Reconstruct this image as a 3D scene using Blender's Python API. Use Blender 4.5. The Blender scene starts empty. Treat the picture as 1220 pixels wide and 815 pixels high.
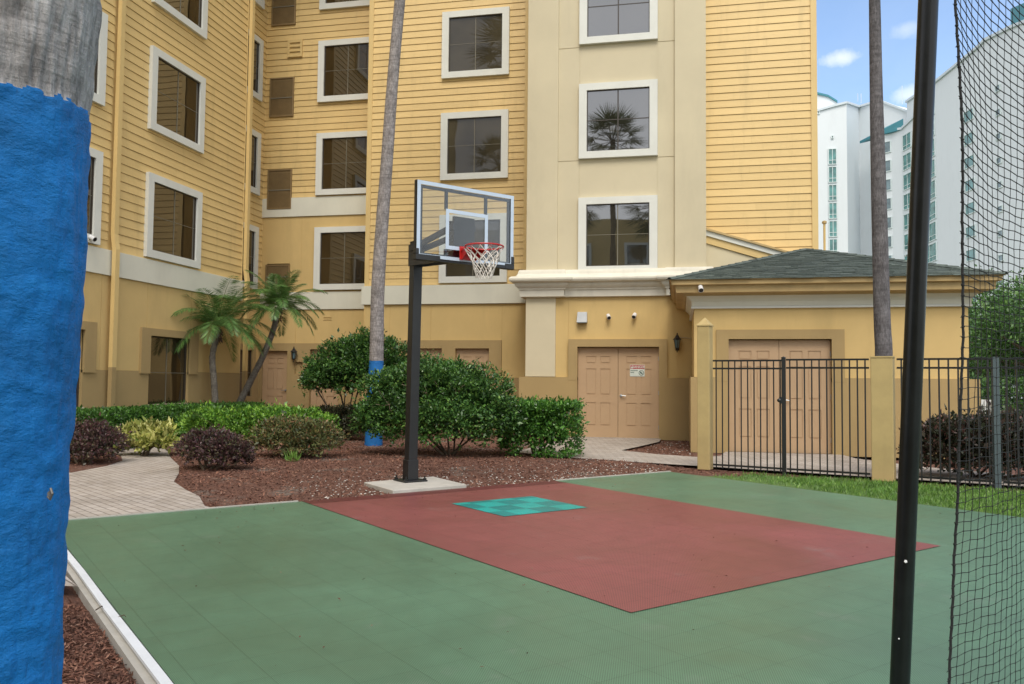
import bpy, math, random
import numpy as np
from mathutils import Vector, Matrix
random.seed(7); RNG = np.random.default_rng(11)
sc = bpy.context.scene
col = sc.collection
PI = math.pi

# ---------------------------------------------------------------- camera
FPX, PITCH, ROLL, YAW, CT, CAMH = 967.2, 4.85851586e-02, 9.5674e-03, 2.04451e-01, -.823419, 1.4
cd = Vector((-math.sin(YAW)*math.cos(PITCH), math.cos(YAW)*math.cos(PITCH), math.sin(PITCH)))
r0 = Vector((math.cos(YAW), math.sin(YAW), 0)); u0 = r0.cross(cd)
cr = r0*math.cos(ROLL)+u0*math.sin(ROLL); cu = -r0*math.sin(ROLL)+u0*math.cos(ROLL)
cam_d = bpy.data.cameras.new('camera'); cam = bpy.data.objects.new('camera', cam_d); col.objects.link(cam)
cam.matrix_world = Matrix(((cr.x, cu.x, -cd.x, 0), (cr.y, cu.y, -cd.y, 0), (cr.z, cu.z, -cd.z, CAMH), (0, 0, 0, 1)))
cam_d.sensor_width = 36; cam_d.lens = FPX/1220*36; cam_d.clip_start = .05; cam_d.clip_end = 6000
sc.camera = cam

def ray(x, y): return cd + cr*((x-610)/FPX) - cu*((y-407.5)/FPX)
def at(x, y, depth): return Vector((0, 0, CAMH)) + ray(x, y)*depth      # world point seen at photo px, that many metres ahead
def gnd(x, y, z=0):
    v = ray(x, y); return Vector((0, 0, CAMH)) + v*((z-CAMH)/v.z)
e1 = Vector((math.sin(CT), math.cos(CT), 0)); e2 = Vector((math.cos(CT), -math.sin(CT), 0))
CA = Vector((-4.221, 8.632, 0))
def ct(a, b, z=0): return CA + e1*a + e2*b + Vector((0, 0, z))           # court coordinates

# ---------------------------------------------------------------- materials
def new_mat(name):
    m = bpy.data.materials.new(name); m.use_nodes = True
    nt = m.node_tree; b = nt.nodes['Principled BSDF']
    return m, nt, b
def N(nt, t, **kw):
    n = nt.nodes.new(t)
    for k, v in kw.items():
        if k in n.inputs: n.inputs[k].default_value = v
        else: setattr(n, k, v)
    return n
def ramp(nt, fac, stops):
    r = nt.nodes.new('ShaderNodeValToRGB'); el = r.color_ramp.elements
    while len(el) < len(stops): el.new(.5)
    for e, (p, c) in zip(el, stops): e.position = p; e.color = (*c, 1) if len(c) == 3 else c
    nt.links.new(fac, r.inputs['Fac']); return r.outputs['Color']
def mixc(nt, fac, a, b, mode='MIX'):
    m = nt.nodes.new('ShaderNodeMix'); m.data_type = 'RGBA'; m.blend_type = mode
    for s, v in ((0, fac), (6, a), (7, b)):
        if hasattr(v, 'links'): nt.links.new(v, m.inputs[s])
        else: m.inputs[s].default_value = v if s == 0 else ((*v, 1) if len(v) == 3 else v)
    return m.outputs[2]
def math_(nt, op, a, b=None, c=None):
    m = nt.nodes.new('ShaderNodeMath'); m.operation = op
    for i, v in enumerate((a, b, c)):
        if v is None: continue
        if hasattr(v, 'links'): nt.links.new(v, m.inputs[i])
        else: m.inputs[i].default_value = v
    return m.outputs[0]
def coords(nt, scale=(1, 1, 1), rot=(0, 0, 0), kind='Object'):
    t = nt.nodes.new('ShaderNodeTexCoord'); mp = nt.nodes.new('ShaderNodeMapping')
    mp.inputs['Scale'].default_value = scale; mp.inputs['Rotation'].default_value = rot
    nt.links.new(t.outputs[kind], mp.inputs['Vector']); return mp.outputs['Vector']
def noise(nt, vec, scale, detail=4, rough=.55, dist=0):
    n = N(nt, 'ShaderNodeTexNoise', Scale=scale, Detail=detail, Roughness=rough, Distortion=dist)
    nt.links.new(vec, n.inputs['Vector']); return n.outputs['Fac']
def bump(nt, b, h, strength, dist):
    n = N(nt, 'ShaderNodeBump', Strength=strength, Distance=dist)
    nt.links.new(h, n.inputs['Height']); nt.links.new(n.outputs['Normal'], b.inputs['Normal']); return n
def sc3(c, k): return tuple(min(1, x*k) for x in c)

def plain(name, c, rough=.6, var=.08, scale=3, bstr=0, bscale=60, bdist=.003, metal=0, grime=0, stretch=(1, 1, 1), spec=.5):
    m, nt, b = new_mat(name)
    v = coords(nt, stretch)
    n = noise(nt, v, scale, 5, .6)
    cc = ramp(nt, n, [(.25, sc3(c, 1-var)), (.75, sc3(c, 1+var))])
    if grime:
        g = noise(nt, coords(nt, (1, 1, .25)), 1.3, 6, .65)
        gf = math_(nt, 'MULTIPLY', math_(nt, 'SMOOTH_MIN', math_(nt, 'MAXIMUM', math_(nt, 'MULTIPLY', math_(nt, 'SUBTRACT', g, .52), 4), 0), 1, .1), grime)
        cc = mixc(nt, gf, cc, sc3(c, .6), 'MIX')
    nt.links.new(cc, b.inputs['Base Color'])
    b.inputs['Roughness'].default_value = rough; b.inputs['Metallic'].default_value = metal
    b.inputs['Specular IOR Level'].default_value = spec
    if bstr: bump(nt, b, noise(nt, v, bscale, 5, .65), bstr, bdist)
    return m

SID = (.70, .505, .215)
M = {}
def siding_mat():
    m, nt, b = new_mat('yellow_siding_paint'); g = N(nt, 'ShaderNodeNewGeometry')
    c = ramp(nt, noise(nt, coords(nt, (1, 1, 6)), 2, 5, .6), [(.25, sc3(SID, .95)), (.75, sc3(SID, 1.05))])
    c = mixc(nt, 1, c, ramp(nt, g.outputs['Random Per Island'], [(0, (.93, .925, .92)), (1, (1.03, 1.03, 1.04))]), 'MULTIPLY')
    gr = noise(nt, coords(nt, (2.2, 2.2, .35)), 1.3, 6, .65)
    c = mixc(nt, ramp(nt, gr, [(.54, (0, 0, 0)), (.75, (.45, .45, .45))]), c, sc3(SID, .62))
    nt.links.new(c, b.inputs['Base Color']); b.inputs['Roughness'].default_value = .5
    bump(nt, b, noise(nt, coords(nt, (1, 1, 6)), 40, 5, .65), .35, .004); return m
M['siding'] = siding_mat() or plain('yellow_siding_paint', SID, .5, .06, 2.0, .35, 40, .004, grime=.25, stretch=(1, 1, 6))
M['corner'] = plain('yellow_trim_paint', (.66, .48, .205), .5, .05, 2)
M['stucco'] = plain('yellow_stucco', (.60, .43, .18), .85, .06, 1.2, .5, 120, .004, grime=.35)
M['tan'] = plain('tan_stucco', (.38, .27, .12), .85, .06, 1.2, .5, 120, .004, grime=.3)
M['cream'] = plain('cream_stucco', (.60, .53, .37), .85, .05, .9, .5, 110, .004, grime=.25)
M['trim'] = plain('white_grey_trim', (.68, .69, .64), .6, .05, 2, .2, 60, .002, grime=.2)
M['cornice'] = plain('cornice_paint', (.66, .63, .53), .6, .08, 3, .2, 60, .002, grime=.5)
M['band'] = plain('band_stucco', (.66, .65, .55), .75, .05, 1.5, .3, 90, .003, grime=.2)
M['door'] = plain('door_paint', (.47, .32, .19), .45, .04, 2, .1, 50, .002)
M['bronze'] = plain('bronze_metal', (.05, .04, .03), .35, .1, 5)
M['black'] = plain('black_metal', (.012, .013, .014), .35, .2, 6, .1, 40, .001)
M['muntin'] = plain('pale_muntin', (.17, .155, .115), .5)
M['grille'] = plain('brown_grille', (.24, .165, .075), .55, .15, 4)
M['steel'] = plain('brushed_steel', (.45, .47, .48), .35, .1, 8, metal=.8)
M['lightgrey'] = plain('light_grey_metal', (.42, .44, .45), .55, .1, 8)
M['dullsteel'] = plain('dull_steel', (.14, .13, .12), .5, .2, 40, metal=.5)
M['white'] = plain('white_plastic', (.72, .72, .72), .35, .03, 4)
M['red'] = plain('red_paint', (.50, .02, .02), .4, .1, 20)
M['signred'] = plain('sign_red', (.42, .04, .05), .5, .05, 5)
M['signwhite'] = plain('sign_white', (.62, .68, .62), .5, .04, 5)
M['signtext'] = plain('sign_text_dark', (.04, .09, .07), .5)
M['net'] = plain('white_net_cord', (.70, .66, .60), .8, .1, 30)
M['boardframe'] = plain('backboard_border', (.50, .60, .72), .4, .05, 8)
M['darkblue'] = plain('backboard_inner_line', (.035, .05, .075), .45, .1, 8)
M['concrete'] = plain('concrete', (.42, .40, .36), .9, .15, 4, .5, 50, .004, grime=.4)
M['kerb'] = plain('white_kerb_paint', (.66, .68, .70), .65, .07, 6, .4, 60, .003, grime=.25)
M['bark_dark'] = plain('shrub_stem', (.10, .075, .05), .9, .3, 10, .5, 40, .006)
M['teal'] = plain('teal_metal_roof', (.04, .21, .26), .5, .1, .3)
M['hotelwhite'] = plain('hotel_white_stucco', (.68, .72, .745), .8, .03, .06, grime=.12)
M['hotelgrey'] = plain('hotel_shade_stucco', (.58, .64, .68), .8, .03, .06)  # shade of the turned fold face put into the colour; also parapets, antennas
M['netblack'] = plain('black_net_twine', (.015, .015, .016), .8, .2, 30)
M['fascia'] = plain('eave_paint', (.46, .33, .15), .6, .12, 2.5, .2, 60, .002, grime=.5)
M['wire'] = plain('pale_cable', (.5, .45, .35), .6)
M['stone'] = plain('white_shell_chip', (.55, .52, .47), .8, .2, 12)

def glass_pane(name, tint, ior, wav):
    m, nt, b = new_mat(name)
    v = coords(nt)
    n = noise(nt, v, .9, 2, .5)
    nt.links.new(ramp(nt, n, [(.3, sc3(tint, .6)), (.7, sc3(tint, 1.4))]), b.inputs['Base Color'])
    b.inputs['Roughness'].default_value = .015; b.inputs['IOR'].default_value = ior
    bump(nt, b, noise(nt, v, 1.1, 1, .4), wav, .02)
    return m
M['pane'] = glass_pane('dark_window_glass', (.035, .025, .012), 2.0, .12)
M['pane_clear'] = glass_pane('reflective_window_glass', (.028, .026, .02), 2.6, .10)
M['pane_mid'] = glass_pane('brown_window_glass', (.05, .042, .026), 1.48, .16)
M['pane_teal'] = glass_pane('teal_window_glass', (.07, .215, .205), 1.7, .02)
M['pane_grey'] = glass_pane('grey_window_glass', (.11, .17, .19), 1.7, .02)
def clear_glass():
    m, nt, b = new_mat('tempered_clear_glass'); nt.nodes.remove(b)
    tr = N(nt, 'ShaderNodeBsdfTransparent'); tr.inputs[0].default_value = (.93, .96, .97, 1)
    gl = N(nt, 'ShaderNodeBsdfGlossy', Roughness=.02)
    fr = N(nt, 'ShaderNodeFresnel', IOR=1.5); mx = nt.nodes.new('ShaderNodeMixShader')
    nt.links.new(fr.outputs[0], mx.inputs[0]); nt.links.new(tr.outputs[0], mx.inputs[1]); nt.links.new(gl.outputs[0], mx.inputs[2])
    nt.links.new(mx.outputs[0], nt.nodes['Material Output'].inputs['Surface']); return m
M['glass'] = clear_glass()

def leaf_mat(name, stops, rough=.45, trans=.25):
    m, nt, b = new_mat(name)
    g = N(nt, 'ShaderNodeNewGeometry')
    c = ramp(nt, g.outputs['Random Per Island'], stops)
    n = noise(nt, coords(nt), 2.2, 3, .6)
    c2 = mixc(nt, 1, c, ramp(nt, n, [(.3, (.62, .62, .62)), (.7, (1.25, 1.25, 1.2))]), 'MULTIPLY')
    nt.links.new(c2, b.inputs['Base Color']); b.inputs['Roughness'].default_value = rough
    tl = N(nt, 'ShaderNodeBsdfTranslucent'); nt.links.new(c2, tl.inputs[0])
    mx = N(nt, 'ShaderNodeMixShader'); mx.inputs[0].default_value = trans
    nt.links.new(b.outputs[0], mx.inputs[1]); nt.links.new(tl.outputs[0], mx.inputs[2])
    nt.links.new(mx.outputs[0], nt.nodes['Material Output'].inputs['Surface']); return m
M['leaf_green'] = leaf_mat('glossy_green_leaves', [(0, (.028, .075, .022)), (.5, (.06, .155, .036)), (.85, (.11, .24, .05)), (1, (.22, .38, .08))], .35)
M['leaf_bush'] = leaf_mat('boxy_bush_leaves', [(0, (.03, .09, .02)), (.5, (.065, .19, .03)), (1, (.17, .38, .06))], .35)
M['leaf_hedge'] = leaf_mat('clipped_hedge_leaves', [(0, (.03, .085, .015)), (.6, (.06, .17, .025)), (1, (.13, .30, .04))])
M['leaf_bright'] = leaf_mat('bright_hedge_leaves', [(0, (.05, .13, .02)), (.5, (.13, .31, .04)), (1, (.34, .58, .08))])
M['leaf_purple'] = leaf_mat('burgundy_leaves', [(0, (.035, .045, .025)), (.4, (.085, .045, .05)), (.75, (.15, .065, .075)), (1, (.13, .14, .06))])
M['leaf_maroon'] = leaf_mat('maroon_green_leaves', [(0, (.022, .035, .016)), (.5, (.05, .055, .03)), (.85, (.09, .055, .045)), (1, (.20, .09, .08))])
M['leaf_mixed'] = leaf_mat('bronze_green_leaves', [(0, (.05, .07, .03)), (.5, (.12, .15, .05)), (.85, (.23, .19, .07)), (1, (.30, .13, .09))])
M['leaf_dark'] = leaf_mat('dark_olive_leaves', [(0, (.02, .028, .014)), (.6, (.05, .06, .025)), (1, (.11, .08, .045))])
M['leaf_yellow'] = leaf_mat('variegated_yellow_leaves', [(0, (.10, .17, .03)), (.4, (.40, .42, .10)), (1, (.72, .70, .28))])
M['leaf_palm'] = leaf_mat('date_palm_leaflets', [(0, (.05, .13, .03)), (.6, (.11, .24, .06)), (1, (.22, .37, .10))], .4)
M['leaf_tree'] = leaf_mat('tree_leaves', [(0, (.045, .11, .03)), (.6, (.10, .22, .055)), (1, (.19, .33, .09))])
M['leaf_fan'] = leaf_mat('fan_palm_leaves', [(0, (.05, .08, .03)), (1, (.12, .16, .05))])
M['grassblade'] = leaf_mat('grass_blades', [(0, (.07, .155, .03)), (.6, (.135, .28, .05)), (1, (.26, .42, .09))])
M['mulchchip'] = leaf_mat('mulch_chips', [(0, (.07, .03, .02)), (.6, (.19, .08, .052)), (.92, (.30, .15, .10)), (1, (.36, .22, .16))], .9, 0)

def mulch_mat():
    m, nt, b = new_mat('red_brown_mulch'); v = coords(nt)
    a = noise(nt, v, 45, 6, .75, .8); c = noise(nt, v, 1.1, 4, .6)
    base = ramp(nt, a, [(.3, (.04, .02, .014)), (.5, (.16, .07, .046)), (.68, (.25, .13, .088)), (.8, (.42, .30, .22))])
    grey = ramp(nt, a, [(.3, (.09, .075, .06)), (.55, (.22, .19, .16)), (.75, (.38, .35, .31))])
    f = ramp(nt, c, [(.56, (0, 0, 0)), (.68, (.8, .8, .8))])
    nt.links.new(mixc(nt, f, base, grey), b.inputs['Base Color']); b.inputs['Roughness'].default_value = .95
    bump(nt, b, a, 1, .03); return m
M['mulch'] = mulch_mat()
M['soil'] = plain('sandy_soil', (.24, .20, .16), .95, .25, 3, .9, 60, .012)
M['lawn'] = plain('lawn_ground', (.10, .17, .045), .95, .35, 8, .8, 90, .02)
M['earth'] = plain('far_ground', (.10, .12, .06), .95, .2, .3)

def paver_mat():
    m, nt, b = new_mat('concrete_pavers'); v = coords(nt, rot=(0, 0, .6))
    w = N(nt, 'ShaderNodeTexBrick'); nt.links.new(v, w.inputs['Vector'])
    w.inputs['Scale'].default_value = 1; w.inputs['Brick Width'].default_value = .20; w.inputs['Row Height'].default_value = .10
    w.inputs['Mortar Size'].default_value = .006; w.inputs['Mortar Smooth'].default_value = .3; w.inputs['Bias'].default_value = 0
    w.inputs['Color1'].default_value = (.36, .32, .28, 1); w.inputs['Color2'].default_value = (.44, .40, .365, 1); w.inputs['Mortar'].default_value = (.14, .12, .10, 1)
    n = noise(nt, v, 1.2, 6, .65)
    c = mixc(nt, 1, w.outputs['Color'], ramp(nt, n, [(.3, (.78, .76, .74)), (.7, (1.12, 1.1, 1.08))]), 'MULTIPLY')
    nt.links.new(c, b.inputs['Base Color']); b.inputs['Roughness'].default_value = .85
    h = math_(nt, 'ADD', math_(nt, 'MULTIPLY', w.outputs['Fac'], -1), math_(nt, 'MULTIPLY', noise(nt, v, 80, 4), .25))
    bump(nt, b, h, .6, .006); return m
M['paver'] = paver_mat()

def court_mat(name, c1, checker=None):
    m, nt, b = new_mat(name)
    v = coords(nt)
    sep = N(nt, 'ShaderNodeSeparateXYZ'); nt.links.new(v, sep.inputs[0])
    x, y = sep.outputs[0], sep.outputs[1]
    T = .305
    def cell(s): return math_(nt, 'FLOOR', math_(nt, 'DIVIDE', s, T))
    wn = N(nt, 'ShaderNodeTexWhiteNoise'); wn.noise_dimensions = '3D'
    cmb = N(nt, 'ShaderNodeCombineXYZ'); nt.links.new(cell(x), cmb.inputs[0]); nt.links.new(cell(y), cmb.inputs[1])
    nt.links.new(cmb.outputs[0], wn.inputs['Vector'])
    def tri(s, p): return math_(nt, 'PINGPONG', s, p/2)
    def line(s): return math_(nt, 'LESS_THAN', math_(nt, 'PINGPONG', s, T/2), .0028)
    seam = math_(nt, 'MAXIMUM', line(x), line(y))
    p = .0155
    hx = math_(nt, 'SINE', math_(nt, 'MULTIPLY', math_(nt, 'ADD', x, y), 2*PI/p)); hy = math_(nt, 'SINE', math_(nt, 'MULTIPLY', math_(nt, 'SUBTRACT', x, y), 2*PI/p))
    hole = math_(nt, 'GREATER_THAN', math_(nt, 'ADD', hx, hy), .55)
    big = noise(nt, v, .55, 6, .62, .6); fine = noise(nt, v, 7, 5, .6)
    c = ramp(nt, wn.outputs['Value'], [(0, sc3(c1, .975)), (1, sc3(c1, 1.025))])
    if checker:
        ck = N(nt, 'ShaderNodeTexChecker', Scale=1/T); nt.links.new(v, ck.inputs['Vector'])
        c = mixc(nt, ck.outputs['Fac'], c, checker)
    c = mixc(nt, 1, c, ramp(nt, big, [(.3, (.82, .82, .82)), (.55, (1, 1, 1)), (.75, (1.2, 1.18, 1.18))]), 'MULTIPLY')
    c = mixc(nt, 1, c, ramp(nt, fine, [(.3, (.93, .93, .93)), (.7, (1.06, 1.06, 1.06))]), 'MULTIPLY')
    st = noise(nt, v, 1.7, 7, .7)
    c = mixc(nt, ramp(nt, st, [(.60, (0, 0, 0)), (.74, (.30, .30, .30))]), c, (.30, .30, .28))
    c = mixc(nt, math_(nt, 'MULTIPLY', hole, .85), c, sc3(c1, .15))
    c = mixc(nt, math_(nt, 'MULTIPLY', seam, .45), c, sc3(c1, .35))
    nt.links.new(c, b.inputs['Base Color'])
    rr = ramp(nt, big, [(.3, (.30, .30, .30)), (.7, (.50, .50, .50))]); nt.links.new(rr, b.inputs['Roughness'])
    b.inputs['Specular IOR Level'].default_value = .45
    h = math_(nt, 'ADD', math_(nt, 'MULTIPLY', seam, -1), math_(nt, 'MULTIPLY', wn.outputs['Value'], .3))
    bump(nt, b, h, .4, .003)
    return m
M['court_green'] = court_mat('green_sport_tiles', (.113, .225, .138))
M['court_red'] = court_mat('red_sport_tiles', (.262, .076, .074))
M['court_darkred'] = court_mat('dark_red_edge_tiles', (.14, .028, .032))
M['court_teal'] = court_mat('teal_sport_tiles', (.01, .43, .39), (.006, .25, .245))

def shingle_mat():
    m, nt, b = new_mat('green_grey_shingles'); v = coords(nt, (1, 1, 1))
    g = N(nt, 'ShaderNodeNewGeometry')
    n = noise(nt, coords(nt, (1, 1, 1)), 30, 5, .7); n2 = noise(nt, coords(nt, (3, .6, .6)), 2.2, 3, .6)
    c = ramp(nt, n, [(.3, (.045, .062, .058)), (.7, (.12, .145, .13))])
    c = mixc(nt, 1, c, ramp(nt, g.outputs['Random Per Island'], [(0, (.65, .68, .68)), (1, (1.3, 1.3, 1.25))]), 'MULTIPLY')
    nt.links.new(c, b.inputs['Base Color']); b.inputs['Roughness'].default_value = .9
    bump(nt, b, n, .5, .004); return m
M['shingle'] = shingle_mat()

def trunk_mat(name, zpaint, base, paint, amp=.03, bstr=.8, ringscale=9, slope=(0, 0)):
    m, nt, b = new_mat(name); v = coords(nt)
    sep = N(nt, 'ShaderNodeSeparateXYZ'); nt.links.new(v, sep.inputs[0]); z = sep.outputs[2]
    fib = noise(nt, coords(nt, (1, 1, .22)), 55, 7, .75); blot = noise(nt, coords(nt, (1, 1, .6)), 9, 5, .7)
    ring = noise(nt, coords(nt, (.15, .15, 1)), ringscale*4, 4, .6)
    c = mixc(nt, 1, ramp(nt, fib, [(.3, sc3(base, .45)), (.5, base), (.72, sc3(base, 1.7))]), ramp(nt, blot, [(.3, (.6, .58, .58)), (.7, (1.25, 1.25, 1.28))]), 'MULTIPLY')
    c = mixc(nt, .5, c, mixc(nt, 1, c, ramp(nt, ring, [(.35, (.55, .55, .55)), (.6, (1.2, 1.2, 1.2))]), 'MULTIPLY'))
    h = math_(nt, 'ADD', fib, ring)
    if zpaint is not None:
        wob = math_(nt, 'MULTIPLY', math_(nt, 'SUBTRACT', noise(nt, coords(nt, (1, 1, .6)), 12, 6, .7), .5), amp)
        f = math_(nt, 'LESS_THAN', math_(nt, 'ADD', z, wob), zpaint)
        pn = noise(nt, coords(nt, (.8, .8, 1.3)), 9, 6, .65, .2)
        pc = ramp(nt, pn, [(.25, sc3(paint, .55)), (.45, sc3(paint, .92)), (.65, sc3(paint, 1.08)), (.85, (.02, .27, .66))])
        crack = noise(nt, coords(nt, (1, 1, .12)), 26, 6, .7)
        pc = mixc(nt, ramp(nt, crack, [(.30, (.75, .75, .75)), (.37, (0, 0, 0))]), pc, sc3(paint, .18))
        c = mixc(nt, f, c, pc)
        ro = mixc(nt, f, (.9, .9, .9), (.62, .62, .62)); nt.links.new(ro, b.inputs['Roughness'])
        hp = math_(nt, 'ADD', math_(nt, 'MULTIPLY', noise(nt, coords(nt, (.8, .8, 1.4)), 24, 8, .68, .1), 1.1), math_(nt, 'MULTIPLY', crack, .5))
        hm = nt.nodes.new('ShaderNodeMix'); hm.data_type = 'FLOAT'
        nt.links.new(f, hm.inputs[0]); nt.links.new(h, hm.inputs[2]); nt.links.new(hp, hm.inputs[3]); h = hm.outputs[0]
    else: b.inputs['Roughness'].default_value = .9
    nt.links.new(c, b.inputs['Base Color']); b.inputs['Specular IOR Level'].default_value = .35
    bump(nt, b, h, bstr, .012); return m

# ---------------------------------------------------------------- mesh building
class MB:
    def __init__(s): s.v = []; s.f = []; s.m = []; s.mi = 0
    def poly(s, pts):
        k = len(s.v); s.v += [tuple(p) for p in pts]; s.f.append(list(range(k, k+len(pts)))); s.m.append(s.mi)
    def box8(s, p):   # p: 4 bottom, 4 top
        k = len(s.v); s.v += [tuple(q) for q in p]
        for f in ((0, 3, 2, 1), (4, 5, 6, 7), (0, 1, 5, 4), (1, 2, 6, 5), (2, 3, 7, 6), (3, 0, 4, 7)):
            s.f.append([k+i for i in f]); s.m.append(s.mi)
    def box(s, a, b):
        x0, y0, z0 = a; x1, y1, z1 = b
        s.box8([(x0, y0, z0), (x1, y0, z0), (x1, y1, z0), (x0, y1, z0), (x0, y0, z1), (x1, y0, z1), (x1, y1, z1), (x0, y1, z1)])
    def prism(s, pts, z0, z1):
        k = len(s.v); n = len(pts)
        s.v += [(p[0], p[1], z0) for p in pts]+[(p[0], p[1], z1) for p in pts]
        s.f.append(list(range(k+n-1, k-1, -1))); s.m.append(s.mi); s.f.append(list(range(k+n, k+2*n))); s.m.append(s.mi)
        for i in range(n):
            j = (i+1) % n; s.f.append([k+i, k+j, k+n+j, k+n+i]); s.m.append(s.mi)
    def tube(s, pts, r, seg=8, cap=True, closed=False):
        pts = [Vector(p) for p in pts]; n = len(pts)
        rs = r if isinstance(r, (list, tuple)) else [r]*n
        k0 = len(s.v); up = None
        for i, p in enumerate(pts):
            if closed: t = pts[(i+1) % n]-pts[i-1]
            else: t = pts[min(i+1, n-1)]-pts[max(i-1, 0)]
            t.normalize()
            if up is None: up = t.orthogonal().normalized()
            up = (up - t*up.dot(t)); up = up.normalized() if up.length > 1e-6 else t.orthogonal().normalized()
            w = t.cross(up)
            for j in range(seg):
                a = 2*PI*j/seg; s.v.append(tuple(p+(up*math.cos(a)+w*math.sin(a))*rs[i]))
        rings = n if closed else n-1
        for i in range(rings):
            i2 = (i+1) % n
            for j in range(seg):
                j2 = (j+1) % seg
                s.f.append([k0+i*seg+j, k0+i*seg+j2, k0+i2*seg+j2, k0+i2*seg+j]); s.m.append(s.mi)
        if cap and not closed:
            s.f.append([k0+j for j in range(seg)][::-1]); s.m.append(s.mi)
            s.f.append([k0+(n-1)*seg+j for j in range(seg)]); s.m.append(s.mi)
    def lathe(s, base, prof, seg=10, axis=Vector((0, 0, 1)), cap=True):
        axis = axis.normalized(); u = axis.orthogonal().normalized(); w = axis.cross(u); k0 = len(s.v); base = Vector(base)
        for (r, h) in prof:
            for j in range(seg):
                a = 2*PI*(j+.5)/seg; s.v.append(tuple(base+axis*h+(u*math.cos(a)+w*math.sin(a))*r))
        for i in range(len(prof)-1):
            for j in range(seg):
                j2 = (j+1) % seg; s.f.append([k0+i*seg+j, k0+i*seg+j2, k0+(i+1)*seg+j2, k0+(i+1)*seg+j]); s.m.append(s.mi)
        if cap:
            s.f.append([k0+j for j in range(seg)][::-1]); s.m.append(s.mi)
            s.f.append([k0+(len(prof)-1)*seg+j for j in range(seg)]); s.m.append(s.mi)
    def build(s, name, mats, parent=None, smooth=False, bevel=0):
        me = bpy.data.meshes.new(name); me.from_pydata(s.v, [], s.f)
        if not isinstance(mats, (list, tuple)): mats = [mats]
        for m in mats: me.materials.append(m)
        if len(mats) > 1: me.polygons.foreach_set('material_index', s.m)
        if smooth: me.polygons.foreach_set('use_smooth', [True]*len(s.f))
        me.update(); o = bpy.data.objects.new(name, me); col.objects.link(o)
        if bevel:
            b = o.modifiers.new('bevel', 'BEVEL'); b.width = bevel; b.segments = 2; b.limit_method = 'ANGLE'; b.angle_limit = .6
        if smooth:
            try: me.set_sharp_from_angle(angle=.7)
            except Exception: pass
        if parent: put(o, parent)
        return o
def put(o, parent):
    o.parent = parent; o.matrix_parent_inverse = parent.matrix_world.inverted()
def tag(o, label=None, cat=None, group=None, kind=None):
    if label: o['label'] = label
    if cat: o['category'] = cat
    if group: o['group'] = group
    if kind: o['kind'] = kind
    return o
def thing(name, loc, label, cat, group=None):
    o = bpy.data.objects.new(name, None); col.objects.link(o); o.empty_display_size = .2
    o.matrix_world = Matrix.Translation(Vector(loc)); o.location = Vector(loc)
    return tag(o, label, cat, group)
def copy_tree(o, parent=None):
    c = o.copy(); col.objects.link(c)
    if parent: c.parent = parent
    for ch in list(o.children): copy_tree(ch, c)
    return c

class F:   # local facade frame: a along the wall, z up, d out of the wall
    def __init__(s, o, u, n): s.o = Vector(o); s.u = Vector(u); s.n = Vector(n)
    def P(s, a, z, d): return s.o+s.u*a+s.n*d+Vector((0, 0, z))
def fbox(mb, f, a0, a1, z0, z1, d0, d1):
    P = f.P
    mb.box8([P(a0, z0, d1), P(a1, z0, d1), P(a1, z0, d0), P(a0, z0, d0), P(a0, z1, d1), P(a1, z1, d1), P(a1, z1, d0), P(a0, z1, d0)])
def relief(mb, f, a0, a1, z0, z1, base, level, regions):
    """wall slab between base and level; regions (a0,a1,z0,z1,lev) carve or raise; lev None = open hole"""
    A = sorted({a0, a1, *[min(max(r[i], a0), a1) for r in regions for i in (0, 1)]}); Z = sorted({z0, z1, *[min(max(r[i], z0), z1) for r in regions for i in (2, 3)]})
    nA, nZ = len(A)-1, len(Z)-1
    L = [[level]*nZ for _ in range(nA)]
    for i in range(nA):
        for j in range(nZ):
            ca, cz = (A[i]+A[i+1])/2, (Z[j]+Z[j+1])/2
            for r in regions:
                if r[0] < ca < r[1] and r[2] < cz < r[3]: L[i][j] = r[4]
    def g(i, j):
        if i < 0 or j < 0 or i >= nA or j >= nZ: return base
        return base if L[i][j] is None else L[i][j]
    P = f.P
    for i in range(nA):
        for j in range(nZ):
            if L[i][j] is not None:
                l = L[i][j]; mb.poly([P(A[i], Z[j], l), P(A[i+1], Z[j], l), P(A[i+1], Z[j+1], l), P(A[i], Z[j+1], l)])
            for (di, dj, pa, pb) in ((1, 0, (A[i+1], Z[j]), (A[i+1], Z[j+1])), (0, 1, (A[i], Z[j+1]), (A[i+1], Z[j+1]))):
                l, l2 = g(i, j), g(i+di, j+dj)
                if l != l2: mb.poly([P(*pa, l), P(*pb, l), P(*pb, l2), P(*pa, l2)])
        for j in (0,):
            l = g(i, 0)
            if l != base: mb.poly([P(A[i], z0, l), P(A[i+1], z0, l), P(A[i+1], z0, base), P(A[i], z0, base)])
    for j in range(nZ):
        l = g(0, j)
        if l != base: mb.poly([P(a0, Z[j], l), P(a0, Z[j+1], l), P(a0, Z[j+1], base), P(a0, Z[j], base)])
SP = .1942
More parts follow.
